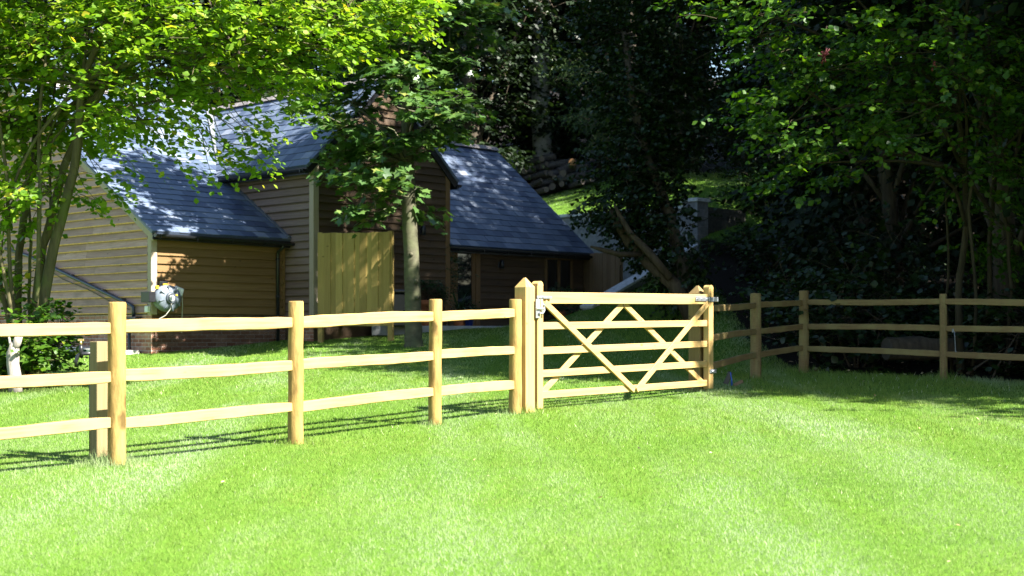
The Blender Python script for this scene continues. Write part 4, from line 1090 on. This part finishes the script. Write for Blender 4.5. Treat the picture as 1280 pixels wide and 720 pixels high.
# garden tap behind the stake
def tap():
    p = at(101, 470, 11.12); g = float(gz(p[0], p[1]))
    root = thing('garden_tap', 'small brass-topped garden tap fixed on the far side of the square stake', 'tap', (p[0], p[1], g))
    zt = float(at(101, 431, 11.12)[2])-g; mb = MB()
    mb.tube([(.10, 0, zt-.07), (.0, 0, zt-.07), (-.02, -.01, zt-.085), (-.035, -.015, zt-.13), (-.035, -.015, zt-.17)], [.014, .016, .016, .014, .011], 9)
    mb.tube([(0, 0, zt-.09), (0, 0, zt-.03), (0, 0, zt)], [.02, .018, .010], 10); mb.build('body', M['black'], root)
    mb = MB(); mb.tube([(0, 0, zt-.002), (0, 0, zt+.03)], .009, 8); mb.box((0, 0, zt+.038), (.024, 0, 0), (0, .008, 0), (0, 0, .009), .002); mb.build('handle', M['brass'], root)
    mb = MB(); mb.tube([(.075, 0, -.15), (.075, 0, zt-.06)], .011, 8); mb.build('standpipe', M['black'], root)
tap()

# ------------------------------------------------------------------ the post and rail fences
def round_post(p, h, r, parent, m='post', below=.3):
    mb = MB(); q = np.asarray(p, float); n = 14; pts, rr = [], []
    lean = np.array([random.uniform(-.012, .012), random.uniform(-.012, .012), 0])
    for i in range(9):
        t = i/8; pts.append(q+np.array([0, 0, -below+(h+below)*t])+lean*t+np.array([random.uniform(-.003, .003), random.uniform(-.003, .003), 0])); rr.append(r*(1.04-.06*t)*random.uniform(.98, 1.02))
    pts.append(pts[-1]+np.array([0, 0, .012])); rr.append(rr[-1]*.90)
    mb.tube(pts, rr, n, wob=.015); return mb.build('post', M[m], parent)
def rail(p0, p1, hh, th, parent, m='rail', name='rail'):
    """half-round cleft rail with wavy upper and lower edges"""
    p0, p1 = np.asarray(p0, float), np.asarray(p1, float); L = np.linalg.norm(p1-p0); a = (p1-p0)/L
    f = nrm((a[1], -a[0], 0)); f = f if f[1] < 0 else -f        # towards the viewer
    n = 22; rings = []
    ph = [random.uniform(0, 6.28) for _ in range(6)]; am = [random.uniform(.3, 1) for _ in range(3)]
    for i in range(n+1):
        t = i/n; s = t*L
        up = hh*.475*(1+.05*am[0]*math.sin(3.1*s+ph[0])+.045*am[1]*math.sin(7.3*s+ph[1])+.025*math.sin(19*s+ph[4]))
        dn = hh*.475*(1+.045*am[2]*math.sin(2.6*s+ph[2])+.03*math.sin(8.1*s+ph[3])+.025*math.sin(17*s+ph[5]))
        c = p0+a*s+np.array([0, 0, .006*math.sin(2.2*s+ph[1])])
        end = .86 if i in (0, n) else (.95 if i in (1, n-1) else 1)
        up *= end; dn *= end
        prof_ = [(-.5, .8), (-.1, 1.0), (.40, .96), (.5, .86), (.52, -.84), (.42, -.96), (-.1, -1.0), (-.5, -.8)]
        rings.append([c+f*x*th+np.array([0, 0, (z*up if z > 0 else z*dn)]) for x, z in prof_])
    k = len(rings[0]); vs_ = [q for r in rings for q in r]; fs = []
    for i in range(n):
        for j in range(k): fs.append((i*k+j, (i+1)*k+j, (i+1)*k+(j+1) % k, i*k+(j+1) % k))
    mb = MB(); mb.add(vs_, fs, False); mb.poly(rings[0]); mb.poly(rings[-1][::-1])
    return mb.build(name, M[m], parent, axis=a)
def P2(x, y): return np.array([x, y, float(gz(x, y))])

random.seed(15)
fp = [P2(-4.25, 9.35), P2(-3.01, 10.65), P2(-1.85, 11.95), P2(-.75, 13.54), P2(.035, 14.66)]
fence1 = thing('post_and_rail_fence', 'sunlit pale wooden post-and-rail fence running from the left up to the gate', 'fence', tuple(fp[1]))
fence1.location = tuple(fp[1]); F1 = fp[1]
rad = [.068, .068, .066, .064, .068]; hts = [1.21, 1.222, 1.21, 1.205, 1.19]
for p, r, h in zip(fp, rad, hts): round_post(p-F1, h, r, fence1)
RH = [(1.035, .668, .30), (1.04, .672, .315), (1.045, .672, .315), (1.05, .675, .325), (1.05, .672, .30)]
for i in range(4):
    for j in range(3):
        a, b = fp[i]-F1+np.array([0, 0, RH[i][j]]), fp[i+1]-F1+np.array([0, 0, RH[i+1][j]])
        dv = nrm(b-a); rail(a-dv*.01, b-dv*.03, .105+random.uniform(-.012, .008), .055, fence1)
# square stake just behind the first post
sp = P2(-3.24, 10.98)
mb = MB(); sk = thing('wooden_stake', 'short square grey-brown stake standing behind the rails beside the first post', 'stake', tuple(sp), math.radians(-3))
ga = math.atan2(.76, .65)
ex, ey = np.array([math.cos(ga), math.sin(ga), 0]), np.array([-math.sin(ga), math.cos(ga), 0])
mb.box((0, 0, .39), ex*.05, ey*.055, (0, 0, .53), .004); mb.build('post', M['stake'] if 'stake' in M else M['rail'], sk)

# right-hand fence in the shade
random.seed(16)
q = [P2(2.52, 17.95), P2(3.5, 20.08), P2(4.405, 21.12), P2(6.0, 19.44), P2(8.1, 17.23)]
fence2 = thing('post_and_rail_fence', 'shaded post-and-rail fence turning a corner right of the gate under the trees', 'fence', tuple(q[2])); F2 = q[2]
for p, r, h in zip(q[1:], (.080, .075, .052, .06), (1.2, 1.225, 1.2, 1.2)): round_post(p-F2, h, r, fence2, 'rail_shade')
Z2 = [(1.03, .66, .30), (1.04, .665, .33), (1.06, .70, .37), (1.10, .735, .375), (1.10, .74, .38)]
for i in range(4):
    for j in range(3):
        a, b = q[i]-F2+np.array([0, 0, Z2[i][j]]), q[i+1]-F2+np.array([0, 0, Z2[i+1][j]])
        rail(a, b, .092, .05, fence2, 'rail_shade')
# galvanised hook hanging by the thin post
p = q[3]; hk = thing('gate_hook', 'thin galvanised hook hanging on the rail beside the slim shaded post', 'hook', (p[0]+.10, p[1]-.13, p[2]+.70))
mb = MB(); mb.box((0, 0, 0), (.03, 0, 0), (0, .008, 0), (0, 0, .025), .003); mb.build('plate', M['zinc'], hk)
mb = MB(); mb.tube([(0, -.012, -.01), (.005, -.02, -.1), (.012, -.02, -.28), (.02, -.025, -.30), (.028, -.025, -.285)], .0075, 7); mb.build('rod', M['zinc'], hk)

# ------------------------------------------------------------------ gate and its posts
G = nrm(np.array([2.21, 2.7, 0])); Bk = np.array([-G[1], G[0], 0])
def gatepost(p, h, wd, label, m):
    root = thing('gate_post', label, 'gate post', tuple(p), math.atan2(G[1], G[0]))
    mb = MB(); w2 = wd/2; z = h-.10
    mb.box((0, 0, (z-.35)/2), (w2, 0, 0), (0, w2, 0), (0, 0, (z+.35)/2), .006)
    mb.build('shaft', M[m], root)
    mb = MB(); b = [(-w2, -w2), (w2, -w2), (w2, w2), (-w2, w2)]
    lo = [(x*.985, y*.985, z-.004) for x, y in b]; ap = (0, 0, h); rid = [(x*.12, y*.12, h-.004) for x, y in b]
    for i in range(4): mb.poly([lo[i], lo[(i+1) % 4], rid[(i+1) % 4], rid[i]])
    mb.poly(rid); mb.build('pointed_cap', M[m], root); return root
g0 = P2(.135, 14.74); gatepost(g0, 1.43, .155, 'sunlit square gate post with pointed top on the latch side', 'gate_v')
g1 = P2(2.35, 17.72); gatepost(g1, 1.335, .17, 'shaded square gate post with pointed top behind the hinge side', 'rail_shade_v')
S0 = np.array([.27, 14.88, 0]); S1 = np.array([2.47, 17.6, 0]); GL = np.linalg.norm(S1-S0)
gate = thing('field_gate', 'closed five-bar wooden gate with two crossing V braces in the sunlit fence', 'gate', (S0[0], S0[1], float(gz(S0[0], S0[1]))), math.atan2(S1[1]-S0[1], S1[0]-S0[0]))
gzb = gate.location[2]
def gh(px, py, dd): return float(at(px, py, dd)[2])-gzb
def stile(x, z0, z1, wd, dp):
    mb = MB(); zz = z1-.05
    mb.box((x, 0, (z0+zz)/2), (wd/2, 0, 0), (0, dp/2, 0), (0, 0, (zz-z0)/2), .006)
    n = 7; lo = []
    for sgn in (1,):
        pts0 = [(x+wd/2*math.cos(PI*k/n)*.985, z1-.053+.05*math.sin(PI*k/n)) for k in range(n+1)]
        f0 = [(a, -dp/2*.98, b) for a, b in pts0]; f1 = [(a, dp/2*.98, b) for a, b in pts0]
        for i in range(n): mb.poly([f0[i], f0[i+1], f1[i+1], f1[i]])
        mb.poly(f0); mb.poly(f1[::-1])
    return mb.build('stile', M['gate_v'], gate)
stile(0, gh(670, 511, 14.9), gh(670, 351, 14.9), .10, .085)
stile(GL, gh(887, 486, 17.6), gh(887, 356, 17.6), .11, .085)
zl = [gh(683, y, 14.98) for y in (372.5, 407.5, 438.5, 467, 493.5)]
zr = [gh(880, y, 17.5) for y in (374, 404, 430, 455, 479)]
for k in range(5):
    hh = .125 if k == 0 else .078; mb = MB(); n = 10
    a, b = np.array([.045, 0, zl[k]]), np.array([GL-.045, 0, zr[k]]); dv = (b-a)/2; up = np.array([-dv[2], 0, dv[0]])/np.linalg.norm(dv)
    mb.box((a+b)/2, dv, (0, .016 if k else .024, 0), up*hh/2, .004)
    mb.build('bar', M['gate'], gate)
def brace(x0, z0, x1, z1, y, wd=.07):
    a, b = np.array([x0, y, z0]), np.array([x1, y, z1]); dv = (b-a)/2; up = np.array([-dv[2], 0, dv[0]])/np.linalg.norm(dv)
    mb = MB(); mb.box((a+b)/2, dv, (0, .012, 0), up*wd/2, .004); mb.build('brace', M['gate'], gate)
xm = GL*.515
zt0, ztm, ztr = zl[0]-.05, (zl[0]+zr[0])/2-.05, zr[0]-.05
zb0, zbm, zbr = zl[4], (zl[4]+zr[4])/2, zr[4]
brace(.09, zt0, xm-.01, zbm-.02, -.029); brace(GL-.07, ztr, xm+.035, zbm-.02, -.030)
brace(.05, zb0-.02, xm-.17, ztm-.02, .029); brace(GL-.05, zbr-.02, xm-.12, ztm-.02, .030)
# iron work
mb = MB(); mb.box((GL-.16, -.032, zr[0]), (.20, 0, .0), (0, .006, 0), (0, 0, .028), .003); mb.box((GL+.065, -.04, zr[0]), (.012, 0, 0), (0, .06, 0), (0, 0, .028), .003)
mb.box((GL+.0, -.049, zr[0]), (.065, 0, 0), (0, .005, 0), (0, 0, .028), .002)
for x in (GL-.32, GL-.22, GL-.1): mb.tube([(x, -.036, zr[0]), (x, -.046, zr[0])], .012, 8)
mb.build('hinge_strap', M['steel'], gate)
zb_ = gh(887, 464, 17.6)
mb = MB(); mb.tube([(GL-.02, -.055, zb_), (GL+.07, -.05, zb_), (GL+.08, .03, zb_)], .016, 8); mb.box((GL+.03, -.05, zb_), (.075, 0, 0), (0, .007, 0), (0, 0, .025), .003); mb.build('hinge_eye', M['steel'], gate)
mb = MB(); zz = zl[0]+.005; mb.box((.06, -.048, zz), (.13, 0, 0), (0, .005, 0), (0, 0, .014), .002); mb.tube([(.03, -.05, zz), (.03, -.06, zz)], .01, 8); mb.build('latch_strap', M['steel'], gate)
zz = gh(662, 386, 14.85)
mb = MB(); mb.box((-.055, -.02, zz), (.006, 0, 0), (0, .035, 0), (0, 0, .11), .002); mb.box((-.10, -.085, zz), (.035, 0, 0), (0, .004, 0), (0, 0, .10), .002)
mb.tube([(-.10, -.10, zz-.05), (-.05, -.11, zz-.05), (-.01, -.10, zz-.02), (-.01, -.10, zz+.04), (-.06, -.11, zz+.05)], .011, 7)
mb.tube([(-.13, -.095, zz), (-.02, -.10, zz), (.0, -.06, zz)], .012, 7); mb.tube([(-.06, -.105, zz-.10), (-.06, -.105, zz+.10)], .009, 7); mb.build('latch', M['steel'], gate)

# ------------------------------------------------------------------ retaining wall and what stands by it
zt = 4.78
rw = thing('retaining_wall', 'grey block retaining wall with pale coping behind the leaning ivy trunk', 'wall', tuple(H(15.9, -.8, 1.5)), HANG)
def RL(u, v, z): return np.array([u-15.9, v+.8, z-1.5])
mb = MB(); mb.box(RL(16.0, 5.6, 3.0), (.11, 0, 0), (0, 6.2, 0), (0, 0, 1.70)); mb.build('wall', M['block'], rw)
mb = MB(); mb.box(RL(16.0, 5.6, 4.745), (.17, 0, 0), (0, 6.2, 0), (0, 0, .045), .01); mb.build('coping', M['coping'], rw)
mb = MB(); mb.box(RL(16.02, -.85, 3.1), (.24, 0, 0), (0, .24, 0), (0, 0, 1.75)); mb.build('pier', M['block'], rw)
mb = MB(); mb.box(RL(16.02, -.85, 4.90), (.29, 0, 0), (0, .29, 0), (0, 0, .05), .012); mb.build('pier_cap', M['coping'], rw)
mb = MB(); mb.box(RL(17.2, -.9, 3.6), (.95, 0, 0), (0, .1, 0), (0, 0, 1.15)); mb.build('return_wall', M['dark_block'] if 'dark_block' in M else M['block'], rw)
# sloping wing wall beside the bank
w0, w1 = at(866, 306, 36.2), at(733, 383, 31.6)
sw = thing('sloping_wall', 'low wall with a pale sloping coping running down the dark bank to the terrace', 'wall', tuple(w1))
w0l, w1l = w0-w1, np.zeros(3)
dv = w0l; sd = nrm((-dv[1], dv[0], 0))
mb = MB()
for s in (1,):
    A = [w1l-sd*.1, w0l-sd*.1, w0l+sd*.1, w1l+sd*.1]
    lo = [np.array([p_[0], p_[1], -1.2]) for p_ in A]; hi = [p_-np.array([0, 0, .05]) for p_ in A]
    prism(mb, lo, hi)
mb.build('wall', M['block'], sw)
mb = MB(); mb.box((w0l+w1l)/2-np.array([0, 0, .015]), dv/2, sd*.17, np.cross(nrm(dv), sd)*.035, .008); mb.build('coping', M['coping'], sw)
# brown board fence at the end of the low wing
bf0, bf1 = at(722, 318, 35.6), at(775, 318, 34.2)
bf = thing('board_fence', 'brown upright board fence at the end of the low far wing', 'fence', (bf0[0], bf0[1], TERR), math.atan2(bf1[1]-bf0[1], bf1[0]-bf0[0]))
Lb = np.linalg.norm((bf1-bf0)[:2]); hb = 3.37-TERR
mb = MB()
nb = 10
for k in range(nb):
    j = random.uniform(-.03, .03); mb.box(((k+.5)*Lb/nb, random.uniform(-.006, .006), (hb+j)/2), (Lb/nb*.47, 0, 0), (0, .011, 0), (0, 0, (hb+j)/2), .003)
mb.build('boards', M['oldboard'], bf)
for z in (.3, hb-.3):
    mb = MB(); mb.box((Lb/2, .035, z), (Lb/2, 0, 0), (0, .02, 0), (0, 0, .04), .003); mb.build('rail', M['oldboard'], bf)
for x in (.05, Lb-.05):
    mb = MB(); mb.box((x, .08, hb/2-.1), (.045, 0, 0), (0, .024, 0), (0, 0, hb/2+.1), .004); mb.build('post', M['oldboard'], bf)

# ------------------------------------------------------------------ logs
def log(name, p, dirv, L, r, label, endm='greyend', group=None, curve=.05):
    p = np.asarray(p, float); a = nrm(dirv)
    root = thing(name, label, 'log', tuple(p), 0, group); mb = MB(); bm_ = M['log'] if endm != 'dark_end' else M['bark_dark']; s = nrm(np.cross(a, (0, 0, 1)))
    pts, rr = [], []
    for i in range(7):
        t = i/6-.5; pts.append(a*L*t+s*L*curve*math.cos(PI*t)*random.uniform(.6, 1)); rr.append(r*random.uniform(.9, 1.08)*(1-.12*t))
    mb.tube(pts, rr, 11, cap=False, wob=.07); mb.build('bark', bm_, root)
    for e, q_ in ((0, pts[0]), (6, pts[-1])):
        m2 = MB(); d_ = nrm(pts[1]-pts[0])*(-1 if e == 0 else 1)
        m2.tube([q_-d_*.02, q_+d_*.005], [rr[e]*.97, rr[e]*.94], 12); m2.build('cut_end', M[endm], root)
    return root
random.seed(77)
LLAB = 'weathered grey log in the tumbled pile beside the strip of bright grass'
k = 0
for row, (n, z, off) in enumerate(((9, .12, 0), (8, .36, .15), (7, .6, .3), (5, .86, .5), (3, 1.1, .9))):
    for i in range(n):
        x = -.15+off*.7+i*.33+random.uniform(-.08, .08); y = 48.0+row*.28+random.uniform(-.25, .25)
        a = random.choice([(1, -.4, .25), (.8, -1, .2), (1, .3, .2), (.5, -1, .1), (.9, -.6, .45), (-.3, -1, .05)])
        log('log', (x, y, float(gz(x, y))+z+.05), a, random.uniform(.7, 1.5), random.uniform(.07, .15), LLAB, group='logs in the tumbled pile')
        k += 1
log('log', (2.05, 47.2, float(gz(2.05, 47.2))+.95), (-.1, -1, .02), .9, .13, 'log with a fresh orange sawn end facing out of the tumbled pile', 'logend')
log('log', tuple(at(1150, 436, 20.7)-np.array([0, 0, .0])), (1, .25, .0), 1.1, .17, 'big dark cut log lying behind the shaded rails left of the slim post', 'dark_end', None, .02)
log('log', tuple(at(1255, 441, 21.3)-np.array([0, 0, .05])), (1, .1, .02), 1.6, .13, 'long dark log lying behind the shaded rails right of the slim post', 'dark_end', None, .03)
# fallen sticks on the wood floor, a prop and a trowel by the hinge post
for i, (px, py, dd, dx, dz, L) in enumerate([(1255, 455, 19.9, .5, .9, 1.1), (1240, 448, 20.1, .8, .5, .9), (1270, 430, 20.2, .3, .8, 1.0), (990, 375, 27, .9, .35, 1.2), (1050, 390, 25, .6, .1, 1.4)]):
    p = at(px, py, dd); st = thing('fallen_branch', ['thin bare branch propped steeply behind the far right rails', 'thin bare branch leaning low behind the far right rails', 'thin upright bare branch at the far right edge', 'bare branch on the dark bank behind the fence corner', 'bare branch lying flat on the dark bank'][i], 'branch', tuple(p)); mb = MB()
    limb(mb, (-dx*L/2, 0, -dz*L/2), (dx*L/2, .1, dz*L/2), .022, .006, 6, 6, .06)
    limb(mb, (0, 0, 0), (dx*L*.2, -.1, dz*L*.35), .012, .004, 5, 4, .06); mb.build('wood', M['bark_dark'], st)
p = at(913, 472, 18.6); g = float(gz(p[0], p[1]))
tr = thing('garden_tool', 'small dark tool with a blue stripe leaning below the rail beside the hinge post', 'tool', (p[0], p[1], g))
mb = MB(); mb.box((-.03, 0, .10), (.035, 0, .08), (0, .01, 0), (-.03, 0, .012), .004); mb.build('blade', M['black'], tr)
mb = MB(); mb.tube([(.02, -.01, .0), (.015, -.01, .08), (.0, -.01, .18)], [.013, .009, .006], 8); mb.build('handle', M['blue'], tr)
p = at(923, 470, 18.5); g = float(gz(p[0], p[1]))
ofc = thing('timber_offcut', 'short brown wood offcut lying in the grass beside the hinge post', 'offcut', (p[0], p[1], g+.04))
mb = MB(); mb.box((0, 0, 0), (.06, .0, .028), (0, .02, 0), (-.009, 0, .02), .003); mb.build('block', M['oldboard'], ofc)

# fallen leaves and specks on the lawn
def litter():
    n = 420
    y = np.concatenate((rs.uniform(6, 24, 60), rs.uniform(20, 30, 360))); x = np.concatenate((rs.uniform(-1, 1, 60)*.38*y[:60], rs.uniform(4.5, 11, 360)))
    z = gz(x, y)+.035
    P = np.stack((x, y, z), 1); D = rs.normal(0, 1, (n, 3))*np.array([1, 1, .25]); Nn = np.array([0, 0, 1.])+rs.normal(0, .4, (n, 3))
    vv, sz, lp, rn = place_leaves(P, D, Nn, rs.uniform(.025, .055, n)*np.where(x > 4.4, 1.6, .75), OVAL, rs.random(n))
    tag(bulk('fallen_leaves', vv, sz, lp, M['leaf_dry'], rnd=rn), 'scattered dry fallen leaves on the grass and the wood floor', 'leaves', kind='stuff')
litter()
